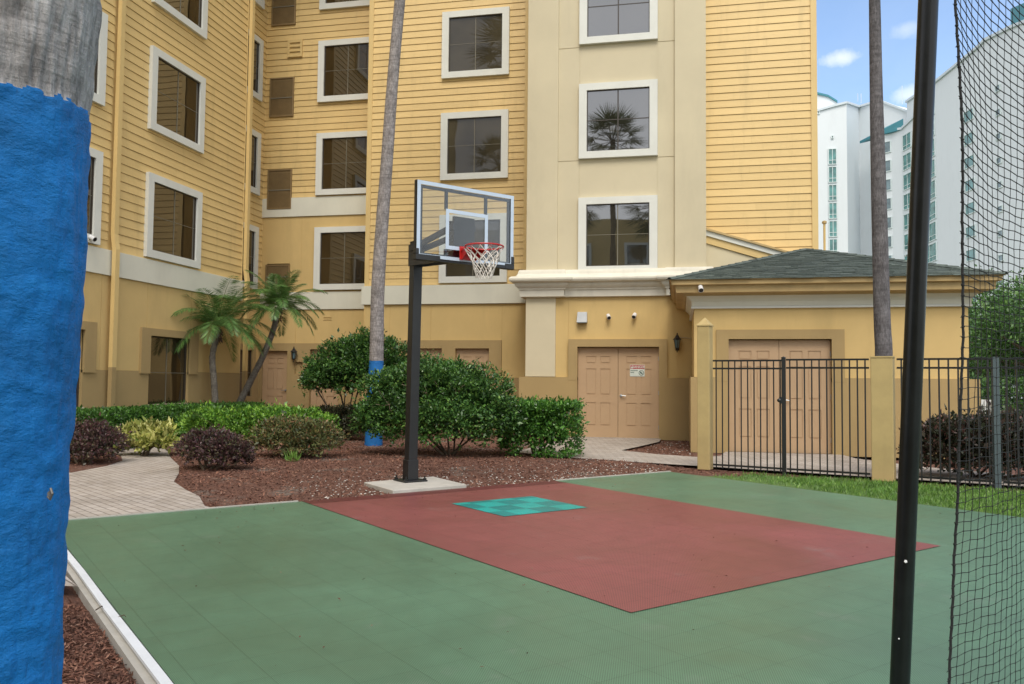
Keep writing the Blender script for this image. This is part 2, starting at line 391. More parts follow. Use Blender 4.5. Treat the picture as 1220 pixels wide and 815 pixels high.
def siding(f, a0, a1, z0, z1, parent, d=0.0):
    mb = MB(); k = math.floor((z0-4.10)/SP); zb = 4.10+k*SP
    while zb < z1:
        lo = max(zb, z0); hi = min(zb+SP, z1)
        if hi-lo > .03:
            P = f.P; jit = random.uniform(-.0015, .0015); s = .011
            prof = [(lo, -.006+d), (lo+s, -.006+d), (lo+s, .020+d+jit), (hi, .004+d)]
            if hi >= z1-1e-6: prof.append((hi, -.02+d))
            else: prof.append((hi, -.02+d))
            cuts = [a0]; x = a0+random.uniform(.6, 3.6)
            while x < a1-.5: cuts.append(x); x += 3.66
            cuts.append(a1)
            for (za, da), (zc, dc) in zip(prof, prof[1:]):
                for u0_, u1_ in zip(cuts, cuts[1:]):
                    g_ = .0025 if u1_ < a1 else 0
                    mb.poly([P(u0_, za, da), P(u1_-g_, za, da), P(u1_-g_, zc, dc), P(u0_, zc, dc)])
        zb += SP
    return mb.build('siding', M['siding'], parent)

def window(f, a0, a1, z0, z1, parent, fw=.2, pane='pane', muntins='pale', proud=.10, mat='trim'):
    mb = MB(); relief(mb, f, a0, a1, z0, z1, -.02, proud, [(a0+fw, a1-fw, z0+fw*.88, z1-fw*.88, None)])
    w = mb.build('window', M[mat], parent, bevel=.006)
    p = MB(); fbox(p, f, a0+fw-.005, a1-fw+.005, z0+fw*.88-.005, z1-fw*.88+.005, -.01, .036); p.build('pane', M[pane], w)
    s = MB(); A0, A1, Z0, Z1 = a0+fw, a1-fw, z0+fw*.88, z1-fw*.88; am = (A0+A1)/2; zm = (Z0+Z1)/2+.01
    b = .022
    for q in ((A0, A0+b, Z0, Z1), (A1-b, A1, Z0, Z1), (A0+b, A1-b, Z1-b, Z1), (A0+b, A1-b, Z0, Z0+b)): fbox(s, f, *q, .0365, .054)
    s.build('sash', M['bronze'], w)
    if muntins:
        s = MB(); t = .011 if muntins == 'pale' else .016
        fbox(s, f, am-t, am+t, Z0+b, Z1-b, .0365, .046)
        if muntins == 'dark': fbox(s, f, A0+b, am-t, zm-t*.7, zm+t*.7, .0365, .043); fbox(s, f, am+t, A1-b, zm-t*.7, zm+t*.7, .0365, .043)
        else: fbox(s, f, A0+b, am-t, zm-.006, zm+.006, .0365, .041); fbox(s, f, am+t, A1-b, zm-.006, zm+.006, .0365, .041)
        s.build('muntin', M['bronze' if muntins == 'dark' else 'muntin'], w)
    return w
def door_leaf(f, a0, a1, z0, z1, d, parent, handle=None, label=None):
    w, h = a1-a0, z1-z0; mb = MB(); R = []
    for (ca, cb) in ((.20, .455), (.56, .815)):
        for (za, zc) in ((.13, .385), (.475, .765), (.825, .905)):
            x0, x1, y0, y1 = a0+ca*w, a0+cb*w, z0+za*h, z0+zc*h
            R += [(x0, x1, y0, y1, d-.014), (x0+.022, x1-.022, y0+.022, y1-.022, d-.002)]
    relief(mb, f, a0, a1, z0, z1, d-.045, d, R)
    o = mb.build('door', M['door'], parent, bevel=.003)
    if label: o['label'] = label
    ha = a0-.004 if handle != 'left' else a1-.012
    for zz in (.12, .5, .88):
        hg = MB(); fbox(hg, f, ha, ha+.016, z0+zz*h-.05, z0+zz*h+.05, d, d+.008); hg.build('hinge', M['steel'] if handle == 'left' else M['door'], o)
    if handle:
        hb = MB(); x = a0+.07 if handle == 'left' else a1-.07; sgn = 1 if handle == 'left' else -1
        hb.lathe(f.P(x, z0+.465*h, d), [(.035, 0), (.035, .012), (.014, .016), (.014, .055)], 10, f.n)
        hb.tube([f.P(x, z0+.465*h, d+.05), f.P(x+sgn*.06, z0+.467*h, d+.055), f.P(x+sgn*.12, z0+.462*h, d+.05)], .011, 8)
        hb.build('handle', M['steel'], o, smooth=True)
    return o
def sweep(mb, path, prof):
    """path: rectilinear plan polyline, outward normals to the right-hand side of travel"""
    n = len(path); nr = []
    for p, q in zip(path, path[1:]):
        t = (Vector((q[0], q[1], 0))-Vector((p[0], p[1], 0))).normalized(); nr.append(Vector((t.y, -t.x, 0)))
    pos = []
    for i, p in enumerate(path):
        a = nr[max(i-1, 0)]; b = nr[min(i, n-2)]
        o = a if (a-b).length < 1e-4 else a+b
        pos.append([(Vector((p[0], p[1], 0))+o*d+Vector((0, 0, z))) for (z, d) in prof])
    for i in range(n-1):
        for j in range(len(prof)-1): mb.poly([pos[i][j], pos[i+1][j], pos[i+1][j+1], pos[i][j+1]])
    mb.poly(pos[0]); mb.poly(pos[-1][::-1])

# ================================================================= GROUND
def sheet(name, pts, z, mat, kind='structure', parent=None):
    mb = MB(); mb.poly([(p[0], p[1], z) for p in pts]); o = mb.build(name, mat, parent); o['kind'] = kind; return o
sheet('ground', [(-3000, -3000), (3000, -3000), (3000, 3000), (-3000, 3000)], -.13, M['earth'])

def bumpy(name, x0, x1, y0, y1, n, mat, fn, z=0):
    nx = max(2, int((x1-x0)*n)); ny = max(2, int((y1-y0)*n))
    X, Y = np.meshgrid(np.linspace(x0, x1, nx), np.linspace(y0, y1, ny)); Z = fn(X, Y)+z
    v = np.stack([X, Y, Z], -1).reshape(-1, 3); i = np.arange((ny-1)*nx).reshape(ny-1, nx)[:, :-1].ravel()
    fcs = np.stack([i, i+1, i+1+nx, i+nx], 1)
    me = bpy.data.meshes.new(name); me.from_pydata(v.tolist(), [], fcs.tolist()); me.materials.append(mat)
    me.polygons.foreach_set('use_smooth', [True]*len(fcs)); o = bpy.data.objects.new(name, me); col.objects.link(o); o['kind'] = 'structure'; return o
def e12(X, Y): return (X-CA.x)*e1.x+(Y-CA.y)*e1.y, (X-CA.x)*e2.x+(Y-CA.y)*e2.y
def sstep(a, b, x): t = np.clip((x-a)/(b-a), 0, 1); return t*t*(3-2*t)
def ground_h(X, Y):
    E1, E2 = e12(X, Y)
    rise = sstep(.2, 1.6, E1)*.05 - .012
    rise = np.where(E2 < -2.5, -.05, rise)                      # bed left of the kerb lies lower
    rise = np.where((E1 < .02) & (E2 > -2.6) & (E2 < 6.05), -.06, rise)      # under the court
    rise = rise - .045*sstep(14.2, 15.0, Y)*sstep(-3.4, -2.4, X)
    rise = rise + .004*np.sin(X*9)*np.cos(Y*8)+.003*np.sin(X*23+Y*17)
    X_, Y_ = np.asarray(X, float), np.asarray(Y, float)
    return np.where(inpoly(X_, Y_, PATH_A) | inpoly(X_, Y_, PATH_B), -.05, rise)
def inpoly(x, y, P):
    r = np.zeros(x.shape, bool); n = len(P)
    for i in range(n):
        x0, y0, x1, y1 = P[i][0], P[i][1], P[(i+1) % n][0], P[(i+1) % n][1]
        c = ((y0 > y) != (y1 > y)) & (x < (x1-x0)*(y-y0)/(y1-y0+1e-12)+x0); r ^= c
    return r
PATH_A = [tuple(ct(.022, -1.0))[:2], tuple(ct(.16, -1.02))[:2], (-5.5, 8.62), (-6.0, 9.1), (-6.6, 9.75), (-7.1, 10.6), (-7.7, 11.5), (-8.6, 12.6), (-9.8, 14.2), (-10.8, 15.2), (-11.6, 14.7), (-10.6, 13.6), (-9.7, 12.75), (-9.05, 11.95), (-8.75, 11.2), (-8.6, 10.3),
      (-8.9, 9.4), (-9.6, 8.0), (-10.5, 5.2), (-7.5, 4.0), (-4.9, 4.6), (-3.88, 4.72), (-4.6, 5.3), tuple(ct(-1.0, -2.66))[:2], tuple(ct(.022, -2.66))[:2]]
PATH_B = [(-2.72, 20.4), (-2.9, 17.5), (-3.2, 15.6), (-2.4, 14.95), (-1.67, 14.62), (-.7, 14.25), (.27, 13.92), (1.7, 13.42), (3.4, 12.82), (5, 12.3), (8, 11.2), (8.5, 12.6), (5.2, 13.9), (4.0, 14.9), (3.2, 16.2), (3.1, 17.0), (.9, 17.0), (.75, 16.0), (.3, 15.6), (-.45, 15.95), (-1.17, 16.65), (-.85, 17.8), (-.48, 19.3), (-.45, 20.4)]
bumpy('mulch_bed', -16, 7, -3, 24, 13, M['mulch'], ground_h)

# court
court_o = Matrix(((e1.x, e2.x, 0, CA.x), (e1.y, e2.y, 0, CA.y), (0, 0, 1, 0), (0, 0, 0, 1)))
def court_sheet(name, a0, a1, b0, b1, z, mat, th=.0):
    mb = MB()
    if th: mb.box((a0, b0, z-th), (a1, b1, z))
    else: mb.poly([(a0, b0, z), (a1, b0, z), (a1, b1, z), (a0, b1, z)])
    o = mb.build(name, mat); o.matrix_world = court_o; o['kind'] = 'structure'; return o
court_sheet('court_slab', -16, .03, -2.62, 6.02, .003, M['concrete'], .12)
court_sheet('court', -15.8, -.02, -2.52, 5.95, .018, M['court_green'], .014)
court_sheet('court_key', -5.36, -.30, 0, 3.66, .0225, M['court_red'])
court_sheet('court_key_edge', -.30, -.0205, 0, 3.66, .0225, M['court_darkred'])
court_sheet('court_mark', -2.13, -1.10, 1.33, 2.45, .0265, M['court_teal'])
kb = MB()
pts = [ct(.03, -2.53), ct(-1.3, -2.545), ct(-2.45, -2.535), ct(-3.6, -2.54), ct(-5, -2.535), ct(-7, -2.54), ct(-9, -2.54)]
def run(p, q, b0, b1, z0, z1, z2=None):
    w0, w1 = e2*b0, e2*b1; z2 = z1 if z2 is None else z2
    kb.box8([p+w0+Vector((0, 0, z0)), q+w0+Vector((0, 0, z0)), q+w1+Vector((0, 0, z0)), p+w1+Vector((0, 0, z0)), p+w0+Vector((0, 0, z1)), q+w0+Vector((0, 0, z1)), q+w1+Vector((0, 0, z2)), p+w1+Vector((0, 0, z2))])
for p, q in zip(pts, pts[1:]):
    kb.mi = 0; run(p, q, 0, -.048, .018, .034)
    kb.mi = 1; run(p, q, -.003, -.044, -.12, .0175); run(p, q, -.0445, -.066, -.12, -.005, -.02)
kb.mi = 1
for b0_, b1_ in ((-2.5, -.04), (3.70, 5.98)):
    q4 = [ct(-.018, b0_), ct(-.018, b1_), ct(.012, b1_), ct(.012, b0_)]; kb.box8([q+Vector((0, 0, .004)) for q in q4]+[q+Vector((0, 0, .029)) for q in q4])
k = kb.build('kerb', [M['kerb'], M['concrete']]); k['kind'] = 'structure'

# paths
sheet('path', PATH_A, .028, M['paver'])
sheet('path', PATH_B, .03, M['paver'])

# lawn strip between the court and the fence
gp = [ct(.0, 6.05), ct(-.6, 6.03), ct(-3, 6.03), ct(-9, 6.03), ct(-9, 12), Vector((7.8, 10.6, 0)), Vector((4.16, 12.05, 0)), Vector((2.9, 12.5, 0)), Vector((1.9, 12.86, 0)), Vector((1.0, 13.1, 0)), Vector((.85, 12.75, 0))]
gp = gp[1:]
sheet('lawn', gp, .002, M['lawn'])
def leaf_mesh(name, pos, dirs, nrm, L, W, mat, parent=None, fold=.0):
    """pos, dirs, nrm (n,3); L, W (n,): diamond leaves, one island each"""
    n = len(pos); side = np.cross(dirs, nrm); side /= np.linalg.norm(side, axis=1, keepdims=True)+1e-9
    up = np.cross(side, dirs)
    a = pos; b = pos+dirs*(L*.45)[:, None]+side*(W/2)[:, None]+up*(W*fold)[:, None]; c = pos+dirs*L[:, None]; d = pos+dirs*(L*.45)[:, None]-side*(W/2)[:, None]+up*(W*fold)[:, None]
    v = np.stack([a, b, c, d], 1).reshape(-1, 3).astype(np.float32)
    me = bpy.data.meshes.new(name); me.vertices.add(4*n); me.vertices.foreach_set('co', v.ravel())
    me.loops.add(4*n); me.loops.foreach_set('vertex_index', np.arange(4*n, dtype=np.int32))
    me.polygons.add(n); me.polygons.foreach_set('loop_start', np.arange(0, 4*n, 4, dtype=np.int32))
    me.update(calc_edges=True); me.validate(); me.materials.append(mat)
    o = bpy.data.objects.new(name, me); col.objects.link(o)
    if parent: put(o, parent)
    return o
def unit(v): return v/(np.linalg.norm(v, axis=-1, keepdims=True)+1e-9)
def scatter(P, n, cond=None):
    xs = [p[0] for p in P]; ys = [p[1] for p in P]
    x = RNG.uniform(min(xs), max(xs), n*3); y = RNG.uniform(min(ys), max(ys), n*3); k = inpoly(x, y, P)
    if cond is not None: k &= cond(x, y)
    x, y = x[k][:n], y[k][:n]; return x, y
gpv = [(.9, 12.75), (.95, 13.15), (1.9, 12.88), (2.9, 12.52), (4.2, 12.05), (7.5, 10.9), (6.5, 6.5), tuple(ct(-6, 6.03))[:2], tuple(ct(-.75, 6.03))[:2]]
x, y = scatter(gpv, 42000)
dens = .5+.5*np.sin(x*3.1+1)*np.sin(y*2.7+x); k = (RNG.uniform(0, 1, len(x)) < .75+.25*dens) & ((x > 1.6+.3*np.sin(y*5)) | (RNG.uniform(0, 1, len(x)) < .35)); x, y = x[k], y[k]; n = len(x)
pos = np.stack([x, y, np.full(n, .0)], 1); dr = unit(np.stack([RNG.normal(0, .45, n), RNG.normal(0, .45, n), np.ones(n)], 1))
tag(leaf_mesh('grass', pos, dr, unit(RNG.normal(0, 1, (n, 3))), RNG.uniform(.03, .085, n), RNG.uniform(.006, .011, n), M['grassblade']), 'bright green grass strip between the court and the black fence', 'grass', kind='stuff')
# mulch chips
bedA = [tuple(ct(.04, -.98))[:2], (-5.5, 8.64), (-6.05, 9.15), (-6.6, 9.8), (-7.1, 10.6), (-7.6, 11.4), (-9.5, 13.5), (-8, 17), (-3, 16.5), (-2.4, 14.7), (-1.67, 14.55), (.3, 13.85), (1.1, 13.2), (.9, 12.7), (-.1, 12.85), (-4.15, 8.66)]
bedB = [tuple(gnd(*q))[:2] for q in ((40, 716), (90, 712), (128, 752), (185, 840), (200, 900), (40, 900))]
isl = [(-1.15, 16.65), (-.48, 19.9), (.27, 20.3), (.27, 15.65)]
bedC = [(-9.0, 9.8), (-8.8, 11), (-9.2, 12.1), (-10.2, 13.2), (-11.5, 12.5), (-10.5, 9.5)]
PP = []
for P, n in ((bedA, 30000), (bedB, 12000), (isl, 2500), (bedC, 2500)):
    x, y = scatter(P, n); PP.append(np.stack([x, y], 1))
xy = np.concatenate(PP); xy = xy[~(inpoly(xy[:, 0], xy[:, 1], PATH_A) | inpoly(xy[:, 0], xy[:, 1], PATH_B)) | (RNG.uniform(0, 1, len(xy)) < .012)]; n = len(xy); hz = ground_h(xy[:, 0], xy[:, 1])
hz = np.where(inpoly(xy[:, 0], xy[:, 1], PATH_A) | inpoly(xy[:, 0], xy[:, 1], PATH_B), .026, hz); pos = np.stack([xy[:, 0], xy[:, 1], hz+RNG.uniform(.002, .018, n)], 1)
dr = unit(np.stack([RNG.normal(0, 1, n), RNG.normal(0, 1, n), RNG.normal(.05, .28, n)], 1)); nm = unit(np.stack([RNG.normal(0, .4, n), RNG.normal(0, .4, n), np.ones(n)], 1))
near = (xy[:, 1] < 5.6)
L = np.where(near, RNG.uniform(.015, .06, n), RNG.uniform(.02, .065, n)); W = np.where(near, RNG.uniform(.003, .012, n), RNG.uniform(.007, .022, n))
tag(leaf_mesh('mulch_chips', pos, dr, nm, L, W, M['mulchchip'], fold=.2), 'red brown bark mulch spread over the planting beds', 'mulch', kind='stuff')
# pale shell chips scattered in the bed by the court
mb = MB()
def pebble(p, r):
    k = len(mb.v); vs = [(1, 0, 0), (-1, 0, 0), (0, 1, 0), (0, -1, 0), (0, 0, .6), (0, 0, -.6)]
    a = random.uniform(0, PI); c, s = math.cos(a), math.sin(a)
    for q in vs:
        q = [t*r*random.uniform(.6, 1.2) for t in q]; mb.v.append((p[0]+q[0]*c-q[1]*s, p[1]+q[0]*s+q[1]*c, p[2]+q[2]*.8))
    for f_ in ((0, 2, 4), (2, 1, 4), (1, 3, 4), (3, 0, 4), (2, 0, 5), (1, 2, 5), (3, 1, 5), (0, 3, 5)): mb.f.append([k+i for i in f_]); mb.m.append(0)
def hgt(x, y): return float(ground_h(np.array(x), np.array(y)))
for _ in range(850):
    b = random.uniform(.3, 6.3); a = abs(random.gauss(.1, .9))+.12
    p = ct(a, b)
    if inpoly(np.array([p.x]), np.array([p.y]), bedA)[0]: pebble((p.x, p.y, hgt(p.x, p.y)+.006), random.uniform(.006, .020))
for _ in range(70):
    p = ct(random.uniform(-3.8, -2.2), random.uniform(-3.6, -2.75)); pebble((p.x, p.y, hgt(p.x, p.y)+.005), random.uniform(.005, .016)*(2 if random.random() < .1 else 1))
for _ in range(80):
    x, y = scatter(isl, 1); 
    if len(x): pebble((x[0], y[0], hgt(x[0], y[0])+.008), random.uniform(.01, .025))
tag(mb.build('shell_chips', M['stone']), 'pale shell and stone chips scattered in the mulch', 'stones', kind='stuff')
n = 260; a_ = RNG.uniform(-6.6, 0, n)**1; a_ = np.where(RNG.uniform(0, 1, n) < .5, -np.abs(RNG.normal(0, .35, n))-.03, a_); b_ = RNG.uniform(-2.4, 5.8, n)
pos = np.array([tuple(ct(p_, q_, .027)) for p_, q_ in zip(a_, b_)]); dr = unit(np.stack([RNG.normal(0, 1, n), RNG.normal(0, 1, n), RNG.uniform(0, .25, n)], 1))
tag(leaf_mesh('leaf_litter', pos, dr, unit(np.stack([RNG.normal(0, .3, n), RNG.normal(0, .3, n), np.ones(n)], 1)), RNG.uniform(.008, .03, n), RNG.uniform(.004, .014, n), M['mulchchip'], fold=.3), 'tiny dry leaf and bark scraps blown onto the court', 'litter', kind='stuff')
# dry twigs on the court and kerb
for (pa, pb, w) in (((114, 727), (122, 723), .004), ((139, 736), (150, 735), .003)):
    mb = MB(); p, q = gnd(*pa, .03), gnd(*pb, .03); mb.tube([p, (p+q)/2+Vector((.01, .01, .012)), q], w, 5)
    tag(mb.build('twig', M['bark_dark']), 'small dark twig lying on the white kerb' if pa[0] == 114 else 'small dark twig lying on the green court beside the kerb', 'twig')

# ================================================================= HOTEL BUILDING
hotel = thing('hotel_building', (-5, 22, 0), 'yellow clapboard hotel with cream stair tower, pale window frames and tan base', 'building')
FW = F((-11.9, 0, 0), (0, 1, 0), (1, 0, 0))       # left wing, a = world Y
FJ = F((-12.85, 0, 0), (0, 1, 0), (1, 0, 0))      # stepped back end of the wing
FR = F((0, 23.17, 0), (1, 0, 0), (0, -1, 0))      # recess, a = world X
FL = F((0, 21.95, 0), (1, 0, 0), (0, -1, 0))      # middle facade
FT = F((0, 20.36, 0), (1, 0, 0), (0, -1, 0))      # tower pilasters
FC = F((0, 20.44, 0), (1, 0, 0), (0, -1, 0))      # tower centre bay
FG = F((0, 21.5, 0), (1, 0, 0), (0, -1, 0))       # right facade
H = 17.0
# solid cores behind the facings
mb = MB()
mb.box((-24, 2, -.1), (-12.0, 20.2, H-.2)); mb.box((-24, 20.21, -.1), (-12.95, 34, H-.2)); mb.box((-12.94, 23.4, -.1), (-8.71, 34, H-.2)); mb.box((-8.7, 22.25, -.1), (-3.75, 34, H-.2))
mb.box((-3.74, 20.75, -.1), (.55, 34, H-.2)); mb.box((.56, 21.65, -.1), (3.3, 34, H-.2))
mb.build('core', M['stucco'], hotel)
# ---- left wing
siding(FW, 2.0, 15.0, 4.10, H, hotel); siding(FW, 15.27, 20.35, 4.10, H, hotel)
siding(FJ, 20.35, 23.17, 4.10, H, hotel)
mb = MB(); fbox(mb, FW, 15.0, 15.27, 4.10, H, -.05, .0); fbox(mb, FW, 20.352, 20.37, 0, H, -.95, .035); mb.build('corner_board', M['corner'], hotel)
mb = MB(); fbox(mb, FW, 2, 20.35, 3.56, 4.10, -.04, .07); mb.build('band', M['band'], hotel, bevel=.006)
op = [(16.46, 17.99, .80, 2.37, -.12), (12.8, 14.36, .80, 2.37, -.12)]
jt = [(a, a+.014, 1.56, 3.56, .012) for a in (14.85, 16.35, 18.05)]
mb = MB(); relief(mb, FW, 2, 20.35, 1.56, 3.56, -.2, .02, jt+op); mb.build('stucco_wall', M['stucco'], hotel)
mb = MB(); relief(mb, FW, 2, 20.35, 0, 1.557, -.2, .035, op); mb.build('base_course', M['tan'], hotel)
for a in (16.13, 12.5):
    mb = MB(); relief(mb, FW, a, a+2.2, 1.5, 2.54, .0, .075, [(a+.33, a+1.86, .8, 2.37, None)]); mb.build('window_surround', M['tan'], hotel)
    z = a+.33
    mb = MB(); fbox(mb, FW, z-.02, z+1.55, .74, .80, -.1, .09); w = mb.build('window', M['cream'], hotel)
    mb = MB(); fbox(mb, FW, z, z+1.53, .8, 2.37, -.11, -.06); mb.build('pane', M['pane'], w)
    mb = MB(); fbox(mb, FW, z+.76, z+.78, .8, 2.37, -.059, -.05); fbox(mb, FW, z, z+.759, 1.52, 1.535, -.059, -.05); fbox(mb, FW, z+.781, z+1.53, 1.52, 1.535, -.059, -.05); mb.build('muntin', M['muntin'], w)
    mb = MB()
    for q in ((z, z+.03, .8, 2.37), (z+1.5, z+1.53, .8, 2.37), (z+.03, z+1.5, 2.34, 2.37)): fbox(mb, FW, *q, -.058, -.03)
    mb.build('sash', M['bronze'], w)
for zz in (4.15, 7.08, 10.03, 12.97):
    window(FW, 16.17, 18.28, zz, zz+1.93, hotel); window(FW, 12.5, 14.67, zz, zz+1.95, hotel)
    window(FJ, 20.85, 22.80, zz, zz+1.93, hotel)
window(FJ, 20.85, 22.80, .70, 2.45, hotel, mat='tan')
mb = MB(); fbox(mb, FJ, 20.35, 23.17, 1.56, 4.09, -.1, .01); mb.build('stucco_wall', M['stucco'], hotel)
mb = MB(); fbox(mb, FJ, 20.35, 23.17, 0, 1.557, -.1, .02); mb.build('base_course', M['tan'], hotel)
for a in (15.08, 20.42):
    mb = MB(); X = -11.9
    pts = [(X+.11, a, H), (X+.11, a, 4.45), (X+.13, a, 4.3), (X+.16, a, 4.12), (X+.16, a, 1.62), (X+.16, a, 0)]
    def sq(mb, pts, hw, hd):
        for p, q in zip(pts, pts[1:]):
            mb.box8([(q[0]-hd, q[1]-hw, q[2]), (q[0]+hd, q[1]-hw, q[2]), (q[0]+hd, q[1]+hw, q[2]), (q[0]-hd, q[1]+hw, q[2]),
                     (p[0]-hd, p[1]-hw, p[2]), (p[0]+hd, p[1]-hw, p[2]), (p[0]+hd, p[1]+hw, p[2]), (p[0]-hd, p[1]+hw, p[2])])
    sq(mb, pts[:5], .065, .045)
    o = mb.build('downpipe', M['corner'], hotel)
    mb = MB(); sq(mb, pts[4:], .065, .045); mb.build('pipe_foot', M['tan'], o)
# ---- recess
siding(FR, -12.85, -8.7, 7.05, H, hotel)
mb = MB(); relief(mb, FR, -12.85, -8.7, 6.46, 7.05, -.1, .05, [(-12.66, -11.88, 6.70, 7.05, -.05)]); mb.build('band', M['band'], hotel)
mb = MB(); relief(mb, FR, -12.85, -8.7, 4.10, 6.455, -.15, .01, [(-12.66, -11.88, 3.95, 5.0, -.1), (-11.5, -11.49, 4.1, 6.46, .003)]); mb.build('stucco_wall', M['stucco'], hotel)
mb = MB(); fbox(mb, FR, -12.85, -8.7, 3.56, 4.095, -.1, .05); mb.build('band', M['band'], hotel)
mb = MB(); relief(mb, FR, -12.85, -8.7, 2.515, 3.555, -.15, .01, [(-12.85, -11.63, 2.51, 3.56, .03), (-12.25, -11.9, 3.21, 3.235, -.03), (-12.25, -11.9, 3.28, 3.305, -.03), (-10.72, -10.45, 3.21, 3.235, -.03), (-10.72, -10.45, 3.28, 3.305, -.03), (-11.0, -10.99, 2.5, 3.56, .0)]); mb.build('stucco_wall', M['stucco'], hotel)
mb = MB(); relief(mb, FR, -12.85, -8.7, 0, 2.512, -.2, .04, [(-12.76, -11.88, -.1, 2.28, -.12), (-11.62, -11.36, 1.56, 1.94, -.03), (-11.13, -10.17, -.1, 2.33, -.12)]); mb.build('base_course', M['tan'], hotel)
door_leaf(FR, -12.75, -11.89, .01, 2.27, -.07, hotel, 'right', 'narrow tan panel door in the recess behind the leaning palm')
door_leaf(FR, -11.12, -10.18, .01, 2.32, -.07, hotel, 'right')
for zz in (4.15, 7.09, 10.01, 12.95): window(FR, -11.04, -9.08, zz, zz+1.94, hotel)
for zz in (3.98, 6.71, 9.64, 12.57):
    mb = MB(); a0, a1 = -12.68, -11.86; z1 = zz+(1.25 if zz > 4 else .98)
    relief(mb, FR, a0, a1, zz, z1, -.02, .065, [(a0+.04, a1-.04, zz+.04, z1-.04, .036)])
    nsl = int((z1-zz-.1)/.035)
    for i in range(nsl):
        z = zz+.05+i*.035; fbox(mb, FR, a0+.045, a1-.045, z, z+.018, .0365, .05)
    o = mb.build('grille', M['grille'], hotel)
    mb = MB(); fbox(mb, FR, a0+.04, a1-.04, zz+.58, zz+.61, .051, .066); mb.build('rail', M['muntin'], o)
for (a, z) in ((-12.10, 11.52), (-12.15, 14.42)):
    mb = MB(); relief(mb, FR, a, a+.5, z, z+.55, -.02, .065, [(a+.07, a+.43, z+.07+i*.145, z+.17+i*.145, .03) for i in range(3)]); o = mb.build('vent', M['corner'], hotel)
# ---- middle facade
siding(FL, -8.76, -3.8, 4.10, H, hotel)
mb = MB(); fbox(mb, FL, -8.9, -8.76, 4.10, H, -.05, .035); fbox(mb, FL, -8.9, -8.88, 0, H, -1.2, .034); fbox(mb, FL, -4.25, -4.12, 4.1, H, .03, .045); mb.build('corner_board', M['corner'], hotel)
mb = MB(); fbox(mb, FL, -8.97, -3.8, 3.56, 4.095, -1.15, .08); mb.build('band', M['band'], hotel, bevel=.006)
mb = MB(); relief(mb, FL, -8.9, -3.8, 1.505, 3.555, -.2, .01, [(a, a+.012, 1.5, 3.56, 0) for a in (-8.12, -6.9, -4.84)]+[(-7.5, -6.55, 1.4, 2.31, -.12), (-6.16, -5.19, 1.4, 2.31, -.12)]); mb.build('stucco_wall', M['stucco'], hotel)
mb = MB(); relief(mb, FL, -8.93, -3.8, 0, 1.50, -.2, .03, [(-7.5, -6.55, -.1, 2.31, -.12), (-6.16, -5.19, -.1, 2.31, -.12)]); mb.build('base_course', M['tan'], hotel)
mb = MB(); relief(mb, FL, -7.75, -4.84, 1.45, 2.54, .0, .06, [(-7.5, -6.55, 1.4, 2.31, None), (-6.16, -5.19, 1.4, 2.31, None)]); mb.build('door_surround', M['tan'], hotel)
door_leaf(FL, -7.49, -6.56, .01, 2.30, -.07, hotel, 'right'); door_leaf(FL, -6.15, -5.20, .01, 2.30, -.07, hotel, 'right')
for zz in (4.15, 7.075, 10.01, 12.95): window(FL, -6.66, -4.70, zz, zz+1.93, hotel, pane='pane_mid')
